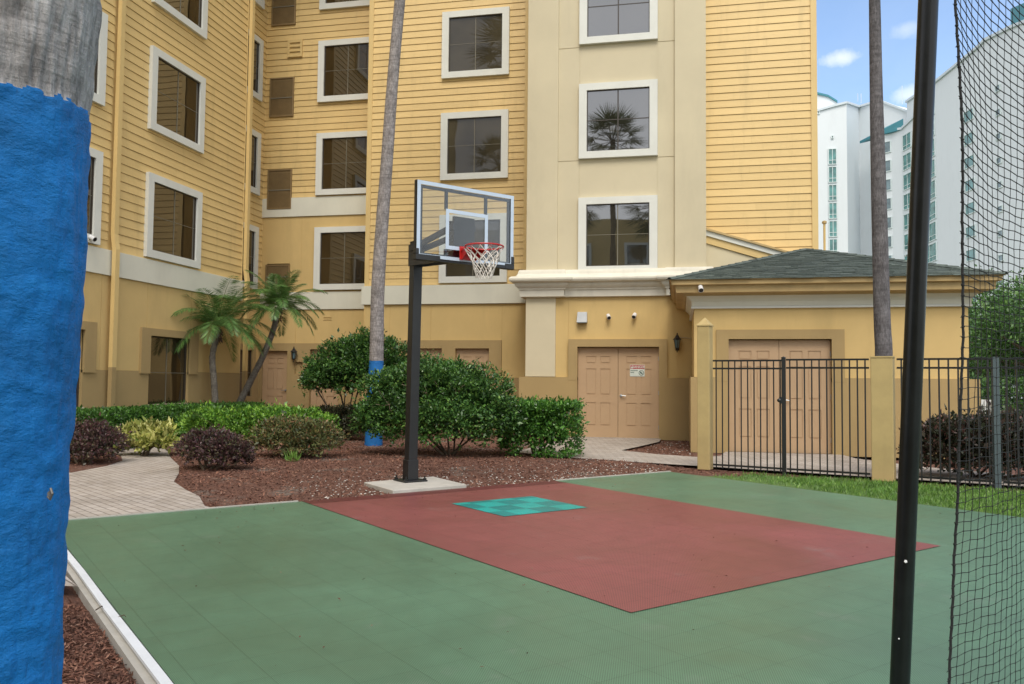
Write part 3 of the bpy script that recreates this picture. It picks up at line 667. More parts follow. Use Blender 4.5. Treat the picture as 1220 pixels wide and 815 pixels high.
# ---- tower
def tower():
    mb = MB(); fbox(mb, FT, -3.87, -3.07, 4.15, H, -1.6, 0); mb.build('pilaster', M['cream'], hotel, bevel=.008)
    mb = MB(); fbox(mb, FT, -.13, .63, 4.15, H, -1.4, 0); mb.build('pilaster', M['cream'], hotel, bevel=.008)
    J = []
    for zz in (7.05, 10.0, 12.94):
        J += [(-3.07, -2.52, zz, zz+.018, -.014), (-.55, -.13, zz, zz+.018, -.014)]
    for a in (-2.53, -.56): J.append((a, a+.012, 4.2, H, -.008))
    mb = MB(); relief(mb, FC, -3.07, -.13, 4.1, H, -.3, 0, J); mb.build('stucco_wall', M['cream'], hotel)
    for i, zz in enumerate((4.15, 7.09, 10.06, 12.98)): window(FC, -2.53, -.55, zz, zz+1.93, hotel, pane='pane_clear', muntins='pale' if i == 0 else 'dark')
    path = [(-3.87, 21.9), (-3.87, 20.36), (-3.0, 20.36), (-3.0, 20.46), (-.2, 20.46), (-.2, 20.36), (.63, 20.36), (.63, 21.4)]
    prof = [(4.15, -.05), (4.245, .0), (4.24, .15), (4.19, .17), (4.13, .185), (4.075, .225), (4.06, .31), (4.045, .345), (4.01, .375), (3.97, .375), (3.93, .355), (3.905, .30), (3.90, .255), (3.87, .25), (3.83, .235), (3.79, .20), (3.765, .165), (3.735, .165), (3.73, .135), (3.56, .13), (3.555, .10), (3.54, -.05)]
    mb = MB(); sweep(mb, path, prof); mb.build('cornice', M['cornice'], hotel)
    mb = MB(); fbox(mb, FT, -3.87, -3.10, 1.53, 3.55, -1.6, 0); mb.build('pilaster', M['cream'], hotel, bevel=.006)
    FD = F((0, 20.42, 0), (1, 0, 0), (0, -1, 0))
    mb = MB(); relief(mb, FD, -3.10, .62, 1.523, 3.56, -.3, 0, [(-2.53, -.51, 0, 2.29, -.16)]+[(a, a+.012, 1.52, 3.56, -.01) for a in (-2.78, -.28)]); mb.build('stucco_wall', M['stucco'], hotel)
    mb = MB(); relief(mb, FT, -4.02, .62, 0, 1.52, -1.7, .05, [(-2.53, -.51, -.1, 2.29, -.22)]); mb.build('base_course', M['tan'], hotel, bevel=.004)
    mb = MB(); relief(mb, FT, -2.76, -.31, 1.45, 2.48, -.06, .056, [(-2.53, -.51, 1.4, 2.29, None)]); mb.build('door_surround', M['tan'], hotel)
    door_leaf(FT, -2.525, -1.525, .03, 2.27, -.09, hotel, None)
    door_leaf(FT, -1.515, -.515, .03, 2.27, -.09, hotel, 'left', 'right leaf of the tower double door carrying the danger sign')
    mb = MB(); fbox(mb, FT, -2.53, -.51, .0, .028, -.2, .0); mb.build('threshold', M['concrete'], hotel)
tower()
# ---- right facade
siding(FG, .6, 3.27, 3.4, H, hotel)
mb = MB(); fbox(mb, FG, 3.27, 3.41, 2, H, -.3, .04); fbox(mb, FG, 3.405, 3.42, 2, H, -12, .03); mb.build('corner_board', M['corner'], hotel)
mb = MB()
def slant(mb, f, a0, a1, zt0, zt1, th, d0, d1):
    P = f.P
    mb.box8([P(a0, zt0-th, d1), P(a1, zt1-th, d1), P(a1, zt1-th, d0), P(a0, zt0-th, d0), P(a0, zt0, d1), P(a1, zt1, d1), P(a1, zt1, d0), P(a0, zt0, d0)])
g0, g1 = .63, 3.3; s_ = -.322
slant(mb, FG, g0, g1, 5.36, 5.36+s_*(g1-g0), .05, .0, .42); o1 = mb.build('gable_coping', M['fascia'], hotel)
mb = MB(); slant(mb, FG, g0, g1, 5.308, 5.308+s_*(g1-g0), .13, .0, .37); mb.build('gable_moulding', M['trim'], hotel)
mb = MB(); slant(mb, FG, g0, g1, 5.176, 5.176+s_*(g1-g0), .19, .0, .33); mb.build('gable_fascia', M['corner'], hotel)
mb = MB(); P = FG.P; mb.poly([P(g0, 3.4, .29), P(g1, 3.4, .29), P(g1, 4.96+s_*(g1-g0), .29), P(g0, 4.98, .29)]); mb.build('gable_wall', M['cream'], hotel)
# roof cap for the whole building
mb = MB(); mb.box((-24, 2, H), (-11.7, 20.5, H+.4)); mb.box((-24, 20.51, H), (3.6, 34, H+.4)); mb.build('parapet', M['band'], hotel)

# ================================================================= UTILITY BUILDING
util = thing('utility_building', (2.8, 18.5, 0), 'small yellow outbuilding with grey green hip roof and double door behind the fence', 'building')
FU = F((0, 17.0, 0), (1, 0, 0), (0, -1, 0)); X0, X1 = .28, 5.42
mb = MB(); relief(mb, FU, X0, X1, 1.53, 2.97, -.3, 0, [(.96, 2.93, 0, 2.30, -.16)]); 
fbox(mb, F((X0, 0, 0), (0, 1, 0), (-1, 0, 0)), 17.3, 20.3, 1.53, 2.97, -.2, 0); fbox(mb, F((X1, 0, 0), (0, 1, 0), (1, 0, 0)), 17.3, 21.4, 1.53, 2.97, -.2, 0)
mb.build('wall', M['stucco'], util)
mb = MB(); relief(mb, FU, X0-.07, X1+.17, 0, 1.527, -.3, .05, [(.96, 2.93, -.1, 2.30, -.16)]); fbox(mb, F((X0, 0, 0), (0, 1, 0), (-1, 0, 0)), 17.3, 20.2, 0, 1.527, -.2, .07); fbox(mb, F((X1, 0, 0), (0, 1, 0), (1, 0, 0)), 17.3, 21.4, 0, 1.527, -.2, .17); mb.build('base_course', M['tan'], util, bevel=.004)
mb = MB(); relief(mb, FU, .72, 3.17, 1.45, 2.49, -.05, .056, [(.96, 2.93, 1.4, 2.30, None)]); mb.build('door_surround', M['tan'], util)
door_leaf(FU, .965, 1.942, .03, 2.28, -.07, util, None); door_leaf(FU, 1.95, 2.925, .03, 2.28, -.07, util, 'left')
mb = MB(); fbox(mb, F((0, 0, 0), (1, 0, 0), (0, -1, 0)), X0+.1, X1-.1, 0, 3.4, -21.4, -17.35); mb.build('core', M['stucco'], util)
path = [(X0, 21.4), (X0, 17.0), (X1, 17.0), (X1, 21.4)]
mb = MB(); sweep(mb, path, [(2.97, .0), (2.965, .06), (2.925, .06), (2.92, -.01)][::-1]); mb.build('moulding', M['trim'], util)
mb = MB(); sweep(mb, path, [(2.971, -.01), (2.971, .045), (3.06, .05), (3.11, .08), (3.15, .13), (3.17, .15), (3.171, .15)]); mb.build('frieze', M['band'], util)
mb = MB(); sweep(mb, path, [(3.1715, -.02), (3.1715, .19), (3.20, .20), (3.215, .25), (3.22, .36), (3.36, .375), (3.362, .42), (3.372, .45), (3.455, .455), (3.46, -.02)]); mb.build('eave_cornice', M['fascia'], util)
# shingled hip roof: courses built as overlapping strips cut into tabs
def roof():
    ov = .50; ax, ay, az = 2.85, 19.7, 4.52; ze = 3.47
    c = [Vector((X0-ov, 17-ov, ze)), Vector((X1+ov, 17-ov, ze)), Vector((X1+ov, 23, ze)), Vector((X0-ov, 23, ze))]
    r1 = Vector((ax, ay, az)); r2 = Vector((ax, 23, az))
    mb = MB()
    def plane(A, B, C, D, n):     # A-B eave, D-C top
        for i in range(n):
            t0, t1 = i/n, (i+1.15)/n; t1 = min(t1, 1)
            nn = (B-A).cross(D-A).normalized()
            if nn.z < 0: nn = -nn
            p0, p1 = A.lerp(D, t0), B.lerp(C, t0); q0, q1 = A.lerp(D, t1), B.lerp(C, t1)
            ln = (p1-p0).length; k = max(1, int(ln/.24)); off = random.random()*.6
            cuts = [0]+sorted(min(max((j+off+random.uniform(-.3, .3))/k, 0), 1) for j in range(1, k))+[1]
            for s0, s1 in zip(cuts, cuts[1:]):
                if s1-s0 < 1e-4: continue
                h = random.uniform(.010, .022); dd = random.choice((0, 0, .018))
                a, b = p0.lerp(p1, s0), p0.lerp(p1, s1); d_, c_ = q0.lerp(q1, s0), q0.lerp(q1, s1)
                dn = (a-d_).normalized()*dd
                mb.poly([a+nn*h+dn, b+nn*h+dn, c_+nn*.001, d_+nn*.001]); k0 = len(mb.v)
                mb.f[-1] = mb.f[-1]
                mb.poly([a+dn-nn*.002, b+dn-nn*.002, b+nn*h+dn, a+nn*h+dn])
    plane(c[0], c[1], r1, r1, 26); plane(c[3], c[0], r1, r2, 26); plane(c[1], c[2], r2, r1, 26)
    mb.poly([c[0], c[1], r1]); mb.poly([c[3], c[0], r1, r2]); mb.poly([c[1], c[2], r2, r1])
    for A in (c[0], c[1]):
        d = (r1-A); 
        for i in range(20):
            p = A+d*(i/20); q = A+d*((i+1.2)/20 if i < 19 else 1); s = Vector((d.y, -d.x, 0)).normalized()*.09
            mb.poly([p-s+Vector((0, 0, .0)), p+Vector((0, 0, .05)), q+Vector((0, 0, .035)), q-s]); mb.poly([p+Vector((0, 0, .05)), p+s, q+s, q+Vector((0, 0, .035))])
    rf = mb.build('roof', M['shingle'], util)
    mb = MB(); sweep(mb, [(X0, 21.4), (X0, 17.0), (X1, 17.0), (X1, 21.4)], [(3.461, .3), (3.461, .492), (3.478, .498), (3.479, .3)]); mb.build('drip_edge', M['fascia'], rf)
roof()
# security camera on the eave
def bullet_cam(loc, dirv, label):
    t = thing('security_camera', loc, label, 'security camera', 'security cameras on the walls')
    mb = MB(); L = Vector(loc); n = Vector((0, -1, 0)) if abs(dirv[1]) > abs(dirv[0]) else Vector((1, 0, 0))
    mb.lathe(L, [(.045, 0), (.045, .02), (.02, .03), (.02, .07)], 12, n); mb.build('bracket', M['white'], t, smooth=True)
    dv = Vector(dirv).normalized(); c = L+n*.08
    mb = MB(); mb.lathe(c-dv*.05, [(.03, 0), (.048, .01), (.05, .03), (.05, .13), (.053, .135), (.053, .15), (.046, .15)], 14, dv); b = mb.build('housing', M['white'], t, smooth=True)
    mb = MB(); mb.lathe(c-dv*.05, [(.045, .146), (.044, .152), (.0, .153)], 14, dv, cap=False); mb.build('lens', M['black'], b)
bullet_cam((-1.76, 20.42, 3.06), (.25, -.8, -.55), 'left white bullet camera above the tower double door')
bullet_cam((-1.11, 20.42, 3.08), (-.15, -.8, -.55), 'right white bullet camera above the tower double door')
bullet_cam((.40, 16.625, 3.30), (.1, -.8, -.6), 'white bullet camera on the left end of the outbuilding eave')
bullet_cam((-11.83, 14.35, 4.25), (.8, -.1, -.4), 'white bullet camera on the left wing just above the pale band')
# flood light box
t = thing('wall_light', (-2.42, 20.42, 3.03), 'grey metal box light on the yellow wall above the left door leaf', 'wall light')
mb = MB(); P = F((0, 20.42, 0), (1, 0, 0), (0, -1, 0)).P
a0, a1 = -2.55, -2.29
mb.box8([P(a0, 2.90, .16), P(a1, 2.90, .16), P(a1, 2.90, 0), P(a0, 2.90, 0), P(a0+.01, 3.17, .06), P(a1-.01, 3.17, .06), P(a1-.01, 3.17, 0), P(a0+.01, 3.17, 0)]); mb.build('housing', M['lightgrey'], t, bevel=.006)
mb = MB(); mb.box8([P(a0+.02, 2.885, .15), P(a1-.02, 2.885, .15), P(a1-.02, 2.885, .02), P(a0+.02, 2.885, .02), P(a0+.02, 2.899, .15), P(a1-.02, 2.899, .15), P(a1-.02, 2.899, .02), P(a0+.02, 2.899, .02)]); mb.build('lens', M['pane_grey'], t)
# lanterns
def lantern(f, a, z, label):
    t = thing('wall_lantern', f.P(a, z, 0), label, 'lantern', 'black wall lanterns beside the doors')
    mb = MB(); fbox(mb, f, a-.045, a+.045, z-.16, z+.02, 0, .02); mb.tube([f.P(a, z-.05, .02), f.P(a, z-.10, .07), f.P(a, z-.14, .13), f.P(a, z-.12, .155)], .009, 6); mb.build('bracket', M['black'], t)
    c = f.P(a, z, .16)
    mb = MB(); mb.lathe(c, [(.012, -.21), (.012, -.15), (.03, -.14), (.055, -.11), (.055, -.10)], 8); mb.lathe(c, [(.115, .10), (.09, .13), (.055, .16), (.04, .20), (.012, .22), (.02, .235), (.006, .27)], 8)
    for k in range(6):
        an = 2*PI*(k+.5)/6; p = c+Vector((math.cos(an)*.052, math.sin(an)*.052, -.10)); q = c+Vector((math.cos(an)*.085, math.sin(an)*.085, .10)); mb.tube([p, q], .007, 4)
    mb.build('cage', M['black'], t)
    mb = MB(); mb.lathe(c, [(.045, -.098), (.076, .098)], 6); mb.build('shade', M['pane_grey'], t)
lantern(F((0, 20.42, 0), (1, 0, 0), (0, -1, 0)), -.07, 2.36, 'black lantern on the yellow wall right of the tower double door')
lantern(FR, -11.60, 2.14, 'black lantern in the recess between the narrow door and the round shrub')
lantern(FL, -7.9, 2.31, 'black lantern poking above the shrub right of the tall palm trunk')
mb = MB(); mb.tube([(.0, 20.40, 2.52), (.12, 20.40, 2.515), (.27, 20.40, 2.50)], .006, 5); tag(mb.build('cable', M['wire']), 'thin pale cable running from the lantern to the outbuilding wall', 'cable')

# ---- danger sign
def text_mesh(name, txt, size, mat, origin, xdir, ydir, nrm, parent, d=0.0):
    cu_ = bpy.data.curves.new(name, 'FONT'); cu_.body = txt; cu_.size = size; cu_.align_x = 'CENTER'; cu_.align_y = 'CENTER'; cu_.offset = size*.02
    o = bpy.data.objects.new(name, cu_); col.objects.link(o)
    bpy.context.view_layer.update()
    me = bpy.data.meshes.new_from_object(o.evaluated_get(bpy.context.evaluated_depsgraph_get()))
    bpy.data.objects.remove(o); me.materials.clear(); me.materials.append(mat)
    q = bpy.data.objects.new(name, me); col.objects.link(q)
    x, y_, z = Vector(xdir), Vector(ydir), Vector(nrm); p = Vector(origin)+z*d
    q.matrix_world = Matrix(((x.x, y_.x, z.x, p.x), (x.y, y_.y, z.y, p.y), (x.z, y_.z, z.z, p.z), (0, 0, 0, 1)))
    bpy.context.view_layer.update(); put(q, parent); return q
yb = 20.36+.09
sg = thing('danger_sign', (-1.05, yb-.004, 1.56), 'red and white danger sign on the right leaf of the tower door', 'sign')
FS = F((0, yb, 0), (1, 0, 0), (0, -1, 0))
s0, s1, z0, z1 = -1.225, -.865, 1.555, 1.845
mb = MB(); fbox(mb, FS, s0, s1, z0, z1, .001, .006); mb.build('plate', M['signwhite'], sg)
mb = MB(); fbox(mb, FS, s0+.01, s1-.005, 1.742, z1-.01, .006, .0075); mb.build('header', M['signred'], sg)
text_mesh('header_text', 'DANGER', .082, M['signwhite'], (-1.02, yb-.0085, 1.788), (1, 0, 0), (0, 0, 1), (0, -1, 0), sg)
mb = MB(); P = FS.P; mb.poly([P(-1.205, 1.755, .0085), P(-1.145, 1.755, .0085), P(-1.175, 1.82, .0085)]); mb.build('triangle', M['signwhite'], sg)
for k, (zz, a, b) in enumerate(((1.70, -1.21, -1.04), (1.655, -1.21, -1.13))):
    mb = MB()
    x = a
    while x < b: fbox(mb, FS, x, x+.012, zz-.012, zz+.012, .006, .0072); x += .018
    mb.build('small_print', M['signtext'], sg)
mb = MB(); c = Vector((-.945, yb-.0075, 1.645)); mb.tube([c+Vector((math.cos(t)*.058, 0, math.sin(t)*.058)) for t in np.linspace(0, 2*PI, 24, endpoint=False)], .006, 5, closed=True)
mb.tube([c+Vector((-.04, 0, .04)), c+Vector((.04, 0, -.04))], .005, 5); fbox(mb, FS, -.975, -.945, 1.63, 1.675, .006, .008); fbox(mb, FS, -.944, -.92, 1.615, 1.65, .006, .008); mb.build('prohibition_mark', M['signtext'], sg)

# ================================================================= FENCE, GATE, POSTS
A = Vector((.52, 13.50, 0)); B = Vector((2.72, 12.76, 0)); fdir = (B-A).normalized()
def bars(mb, p, q, n, zt, zb, r=.0095, first=True):
    for i in range(n):
        c = p.lerp(q, (i+.5)/n); d = r; mb.box8([c+Vector(s) for s in ((-d, -d, zb), (d, -d, zb), (d, d, zb), (-d, d, zb), (-d, -d, zt), (d, -d, zt), (d, d, zt), (-d, d, zt))])
def rail(mb, p, q, z, h=.028, w=.022):
    n = Vector((-(q-p).y, (q-p).x, 0)).normalized()*w/2
    mb.box8([p-n+Vector((0, 0, z-h/2)), q-n+Vector((0, 0, z-h/2)), q+n+Vector((0, 0, z-h/2)), p+n+Vector((0, 0, z-h/2)), p-n+Vector((0, 0, z+h/2)), q-n+Vector((0, 0, z+h/2)), q+n+Vector((0, 0, z+h/2)), p+n+Vector((0, 0, z+h/2))])
def fence_panel(name, p, q, n, label, cat, zt=1.775):
    t = thing(name, (p.x, p.y, 0), label, cat)
    for z in (zt, zt-.125, .10):
        mb = MB(); rail(mb, p, q, z); mb.build('rail', M['black'], t)
    for i in range(n):
        mb = MB(); c = p.lerp(q, (i+.5)/n); mb2 = Vector((random.gauss(0, .003), random.gauss(0, .003), 0)); d = .0095
        mb.box8([c+Vector(s)+(mb2 if s[2] < 1 else Vector()) for s in ((-d, -d, .04), (d, -d, .04), (d, d, .04), (-d, d, .04), (-d, -d, zt-.013), (d, -d, zt-.013), (d, d, zt-.013), (-d, d, zt-.013))])
        mb.build('bar', M['black'], t)
    return t
mid = A.lerp(B, .475)
gt = fence_panel('fence_gate', A, mid, 11, 'black metal bar gate between the pointed tan post and its latch post', 'gate', 1.765)
mb = MB(); mb.box((mid.x-.03, mid.y-.03, .0), (mid.x+.03, mid.y+.03, 1.80)); mb.lathe((mid.x, mid.y, 1.80), [(.036, 0), (.036, .012), (.0, .03)], 8); mb.build('latch_post', M['black'], gt)
mb = MB(); mb.box((mid.x-.07, mid.y-.06, 1.10), (mid.x-.02, mid.y-.03, 1.2)); mb.lathe((mid.x-.07, mid.y-.05, 1.15), [(.02, 0), (.03, .03), (.0, .045)], 8, Vector((-.3, -1, 0))); mb.build('latch', M['black'], gt)
fence_panel('metal_fence', mid+fdir*.04, B, 11, 'black metal fence panel between the gate latch post and the flat topped tan post', 'fence', 1.775)
C = Vector((3.07, 12.64, 0)); D = Vector((4.20, 12.24, 0)); E_ = Vector((8.2, 10.8, 0))
fp = fence_panel('metal_fence', C, D, 10, 'black metal fence panel in front of the maroon hedge behind the net', 'fence', 1.775)
mb = MB(); mb.box((D.x-.01, D.y-.03, .0), (D.x+.07, D.y+.05, 1.80)); mb.build('end_post', plain('grey_blue_post', (.06, .085, .095), .5), fp)
fence_panel('metal_fence', D+fdir*.1, E_, 36, 'black metal fence panel running off the right edge beyond the grey post', 'fence', 1.775)
def tan_post(p, hw, h, cap, label, rot=0):
    t = thing('gate_post', (p.x, p.y, 0), label, 'post')
    mb = MB(); mb.box((-hw, -hw, 0), (hw, hw, h)); o = mb.build('shaft', M['stucco2'], None, bevel=.012)
    mb = MB(); 
    w_ = hw+.008
    mb.box((-w_, -w_, h+.001), (w_, w_, h+.022))
    if cap:
        for (x0_, y0_), (x1_, y1_) in zip(((-1, -1), (1, -1), (1, 1), (-1, 1)), ((1, -1), (1, 1), (-1, 1), (-1, -1))): mb.poly([(x0_*w_, y0_*w_, h+.0225), (x1_*w_, y1_*w_, h+.0225), (0, 0, h+.15)])
    c = mb.build('cap', M['stucco2'], None)
    for q in (o, c): q.matrix_world = Matrix.Translation(p) @ Matrix.Rotation(rot, 4, 'Z'); bpy.context.view_layer.update(); put(q, t)
    return t
M['stucco2'] = plain('weathered_yellow_post', (.44, .335, .15), .85, .12, 3, .5, 90, .004, grime=.5)
tan_post(Vector((.40, 13.66, 0)), .102, 2.33, True, 'tall slim tan gate post with a pointed cap', -.33)
tan_post(Vector((2.93, 12.86, 0)), .150, 1.80, False, 'wide flat topped tan post in front of the bare palm trunk', -.33)

# ================================================================= BASKETBALL HOOP
PB = ct(.74, 1.80); 
hoop = thing('basketball_hoop', PB, 'basketball hoop with glass backboard, red rim and square black pole', 'basketball hoop')
sl = MB(); sl.box8([ct(*q, -.1) for q in ((.04, 1.18), (.04, 2.25), (1.05, 2.33), (.95, 1.22))]+[ct(*q, .055) for q in ((.04, 1.18), (.04, 2.25), (1.05, 2.33), (.95, 1.22))])
o = sl.build('slab', M['concrete'], None, bevel=.01); o['kind'] = 'structure'
hz0 = .055
def obox(mb, c, a, b, z0, z1, sh=Vector((0, 0, 0))):
    mb.box8([c+e1*x+e2*y+Vector((0, 0, z0)) for x, y in ((-a, -b), (a, -b), (a, b), (-a, b))]+[c+sh+e1*x+e2*y+Vector((0, 0, z1)) for x, y in ((-a, -b), (a, -b), (a, b), (-a, b))])
lean = -cd*0+Vector((.035, 0, 0))
mb = MB(); obox(mb, PB, .066, .066, hz0+.02, 3.27, lean); obox(mb, PB+lean, .07, .07, 3.271, 3.285); mb.build('pole', M['black'], hoop, bevel=.008)
mb = MB(); obox(mb, PB, .17, .17, hz0+.001, hz0+.022); obox(mb, PB, .078, .078, hz0+.0225, .34); mb.build('base_plate', M['black'], hoop, bevel=.004)
for a in (-.14, .14):
    for b in (-.14, .14):
        mb = MB(); c = PB+e1*a+e2*b; mb.lathe((c.x, c.y, hz0+.023), [(.024, 0), (.024, .02), (.01, .021), (.01, .055)], 6); mb.build('bolt', M['black'], hoop)
BC = PB+lean - e1*1.27; zb, zt, hw = 2.86, 3.775, .70
Fb = F((BC.x, BC.y, 0), e2, -e1)
mb = MB(); fbox(mb, Fb, -hw+.03, hw-.03, zb+.03, zt-.03, .0, .010); bb = mb.build('backboard', M['glass'], hoop)
mb = MB(); t_ = .045
for q in ((-hw, hw, zt-t_, zt), (-hw, hw, zb, zb+.04), (-hw, -hw+t_, zb+.04, zt-t_), (hw-t_, hw, zb+.04, zt-t_)): fbox(mb, Fb, *q, .011, .016)
mb.build('border', M['boardframe'], bb)
mb = MB()
for q in ((-hw-.005, hw+.005, zt-.02, zt+.006), (-hw-.005, hw+.005, zb-.03, zb+.02), (-hw-.006, -hw+.02, zb+.02, zt-.02), (hw-.02, hw+.006, zb+.02, zt-.02)): fbox(mb, Fb, *q, -.05, .0)
mb.build('back_frame', M['black'], bb)
mb = MB(); k_ = .08
for q in ((-hw+t_, hw-t_, zt-k_, zt-t_-.002), (-hw+t_, -hw+k_, zb+.06, zt-k_), (hw-k_, hw-t_, zb+.06, zt-k_), (-.305, -.27, zb+.62, zt-k_), (.27, .305, zb+.62, zt-k_), (-.305, -.27, zb+.02, zb+.13), (.27, .305, zb+.02, zb+.13), (-hw+t_, hw-t_, zb+.04, zb+.058)): fbox(mb, Fb, *q, -.03, -.001)
mb.build('inner_frame', M['darkblue'], bb)
mb = MB()
for q in ((-.305, .305, zb+.575, zb+.62), (-.305, .305, zb+.13, zb+.175), (-.305, -.26, zb+.175, zb+.575), (.26, .305, zb+.175, zb+.575)): fbox(mb, Fb, *q, .011, .016)
mb.build('target_square', M['boardframe'], bb)
for grp in (((-hw-.012, -.38, zb-.035, zb+.035), (-hw-.0125, -hw+.03, zb+.035, zb+.1)), ((hw-.13, hw+.012, zb-.035, zb+.035), (.25, hw-.13, zb-.034, zb+.012), (hw-.035, hw+.0125, zb+.035, zb+.13))):
    mb = MB()
    for q in grp: fbox(mb, Fb, *q, -.052, .024)
    mb.build('edge_pad', M['black'], bb, bevel=.006)
mb = MB()
pt = PB+lean
for s in (-.09, .09):
    for (za, zc) in ((3.18, 3.30), (2.98, 2.93)):
        p, q = pt+e2*s*.8+Vector((0, 0, za)), BC+e1*.05+e2*s*1.6+Vector((0, 0, zc)); w = e2*.02
        mb.box8([p-w-Vector((0, 0, .035)), q-w-Vector((0, 0, .035)), q+w-Vector((0, 0, .035)), p+w-Vector((0, 0, .035)), p-w+Vector((0, 0, .035)), q-w+Vector((0, 0, .035)), q+w+Vector((0, 0, .035)), p+w+Vector((0, 0, .035))])
mb.build('extension_arm', M['black'], hoop)
mb = MB(); fbox(mb, Fb, -.15, .15, 2.90, 3.42, -.09, -.051); mb.build('mount_plate', M['black'], hoop); mb = MB(); obox(mb, pt, .074, .082, 2.95, 3.24); mb.build('pole_clamp', M['black'], hoop)
RC = BC - e1*.40 + Vector((0, 0, 3.0)); R = .2286
mb = MB(); mb.tube([RC+(e1*math.cos(t)+e2*math.sin(t))*R for t in np.linspace(0, 2*PI, 40, endpoint=False)], .0095, 8, closed=True)
for k in range(12):
    t = 2*PI*(k+.5)/12; c = RC+(e1*math.cos(t)+e2*math.sin(t))*R; tt = -e1*math.sin(t)+e2*math.cos(t)
    mb.tube([c+tt*.018, c+tt*.012-Vector((0, 0, .024)), c-tt*.012-Vector((0, 0, .024)), c-tt*.018], .003, 4)
rim = mb.build('rim', M['red'], hoop, smooth=True)
mb = MB(); fbox(mb, Fb, -.11, .11, 2.88, 3.04, .017, .035)
for s in (-.09, .09):
    p = BC+e2*s-e1*.035; q = RC+e2*s*1.4+e1*.17; mb.box8([p+Vector((0, 0, 2.87)), q+Vector((0, 0, -.045)), q+e2*.01+Vector((0, 0, -.045)), p+e2*.01+Vector((0, 0, 2.87)), p+Vector((0, 0, 3.02)), q, q+e2*.01, p+e2*.01+Vector((0, 0, 3.02))])
mb.poly([BC-e1*.03-e2*.1+Vector((0, 0, 2.985)), RC+e1*.16-e2*.13-Vector((0, 0, .01)), RC+e1*.16+e2*.13-Vector((0, 0, .01)), BC-e1*.03+e2*.1+Vector((0, 0, 2.985))])
mb.build('rim_bracket', M['red'], rim)
mb = MB(); nn, rows = 12, 6
def npnt(i, j):   # j row, i index
    t = 2*PI*(i+.5*(j % 2))/nn+.26; f_ = j/rows; r = R*(1-.62*f_**.75)+.012*math.sin(5*t+j); z = -.02-.36*f_
    return RC+(e1*math.cos(t)+e2*math.sin(t))*r+Vector((0, 0, z))
for j in range(rows):
    for i in range(nn):
        a = npnt(i, j)
        if j % 2 == 0: t1, t2 = npnt(i, j+1), npnt(i-1, j+1)
        else: t1, t2 = npnt(i, j+1), npnt(i+1, j+1)
        mb.tube([a, t1], .0052, 5); mb.tube([a, t2], .0052, 5)
mb.build('hoop_net', M['net'], hoop)

# ================================================================= NETTING + BLACK POLE (right foreground)
pt0 = at(1064, 1000, 2.9); pt0 = Vector((pt0.x, pt0.y, 0)); pbot = at(1072, 815, 2.9); ptop = at(1106, 0, 2.9)
dv = (ptop-pbot); p0 = pbot-dv*((pbot.z-.02)/dv.z); p1 = pbot+dv*((5.2-pbot.z)/dv.z)
tp = thing('net_pole', (p0.x, p0.y, 0), 'leaning black steel pole in the right foreground beside the net', 'pole')
mb = MB(); mb.tube([p0, p0.lerp(p1, .5), p1], .0335, 28); o = mb.build('shaft', plain('scuffed_black_steel', (.006, .007, .0075), .3, .5, 14, .2, 30, .002, spec=.35), tp, smooth=True)
mb = MB(); 
for (px, py, s) in ((1079, 669, .006), (1071, 761, .003), (1079, 305, .0022)):
    v = ray(px, py); c = Vector((0, 0, CAMH))+v*(2.9-.037); mb.lathe(c, [(s, 0), (s*.8, .001)], 5, -v.normalized())
mb.build('paint_chip', M['white'], tp)
mb = MB(); mb.lathe((p0.x, p0.y, .019), [(.075, 0), (.075, .012), (.045, .016)], 16); mb.build('foot', M['black'], tp)
edge = [(1137, -60), (1138, 0), (1141, 50), (1144, 100), (1146.5, 150), (1147, 200), (1146.5, 260), (1147, 330), (1147.5, 400), (1145, 470), (1142, 540), (1141, 600), (1137, 660), (1135, 720), (1132, 780), (1130, 840), (1129, 900)]
DN = 3.25
ept = [at(x_, y_, DN) for x_, y_ in edge]
ep_top = ept[0]+(ept[0]-ept[2])*2.2; ept = [ep_top+Vector((0, 0, .0))]+ept; eb = ept[-1].copy(); eb.z = .02; ept.append(eb)
def epos(z):
    for p, q in zip(ept, ept[1:]):
        if q.z <= z <= p.z: return q.lerp(p, (z-q.z)/(p.z-q.z))
    return ept[0] if z > ept[0].z else ept[-1]
ztop = ept[0].z; cell = .0415
netT = thing('sports_net', (eb.x, eb.y, 0), 'black knotted sports netting hanging along the right edge', 'net')
nd = e2
def npt(i, z):       # i column, z height of the row at the edge
    s = i*.052
    p = epos(z); sag = -.30*max(0, (z-1.35)/1.9)**1.5*(1-math.exp(-s/.45)) + .05*math.sin(z*1.3+.5)*s
    off = .03*math.sin(s*3+z*1.7)*min(1, s*3)
    return p+nd*s+Vector((0, 0, sag+.004*math.sin(i*1.7+z*31)))+(-e1)*off + nd*.0025*math.sin(z*40+i)
NC = 46; zs = np.arange(.06, ztop, cell); 
mb = MB()
V = [[npt(i, z) for z in zs] for i in range(NC)]
def strand(pts, r):
    k = len(mb.v); n = len(pts)
    for j, p in enumerate(pts):
        for dx, dy in ((1, 0), (-.5, .87), (-.5, -.87)): mb.v.append((p.x, p.y, p.z) if False else (p.x+dx*r*.7, p.y+dx*r*.7*.0+dy*r, p.z+(0 if vertical else dx*r)))
    for j in range(n-1):
        for a in range(3):
            b = (a+1) % 3; mb.f.append([k+j*3+a, k+j*3+b, k+j*3+3+b, k+j*3+3+a]); mb.m.append(0)
vertical = True
for i in range(1, NC): strand(V[i], .0020)
vertical = False
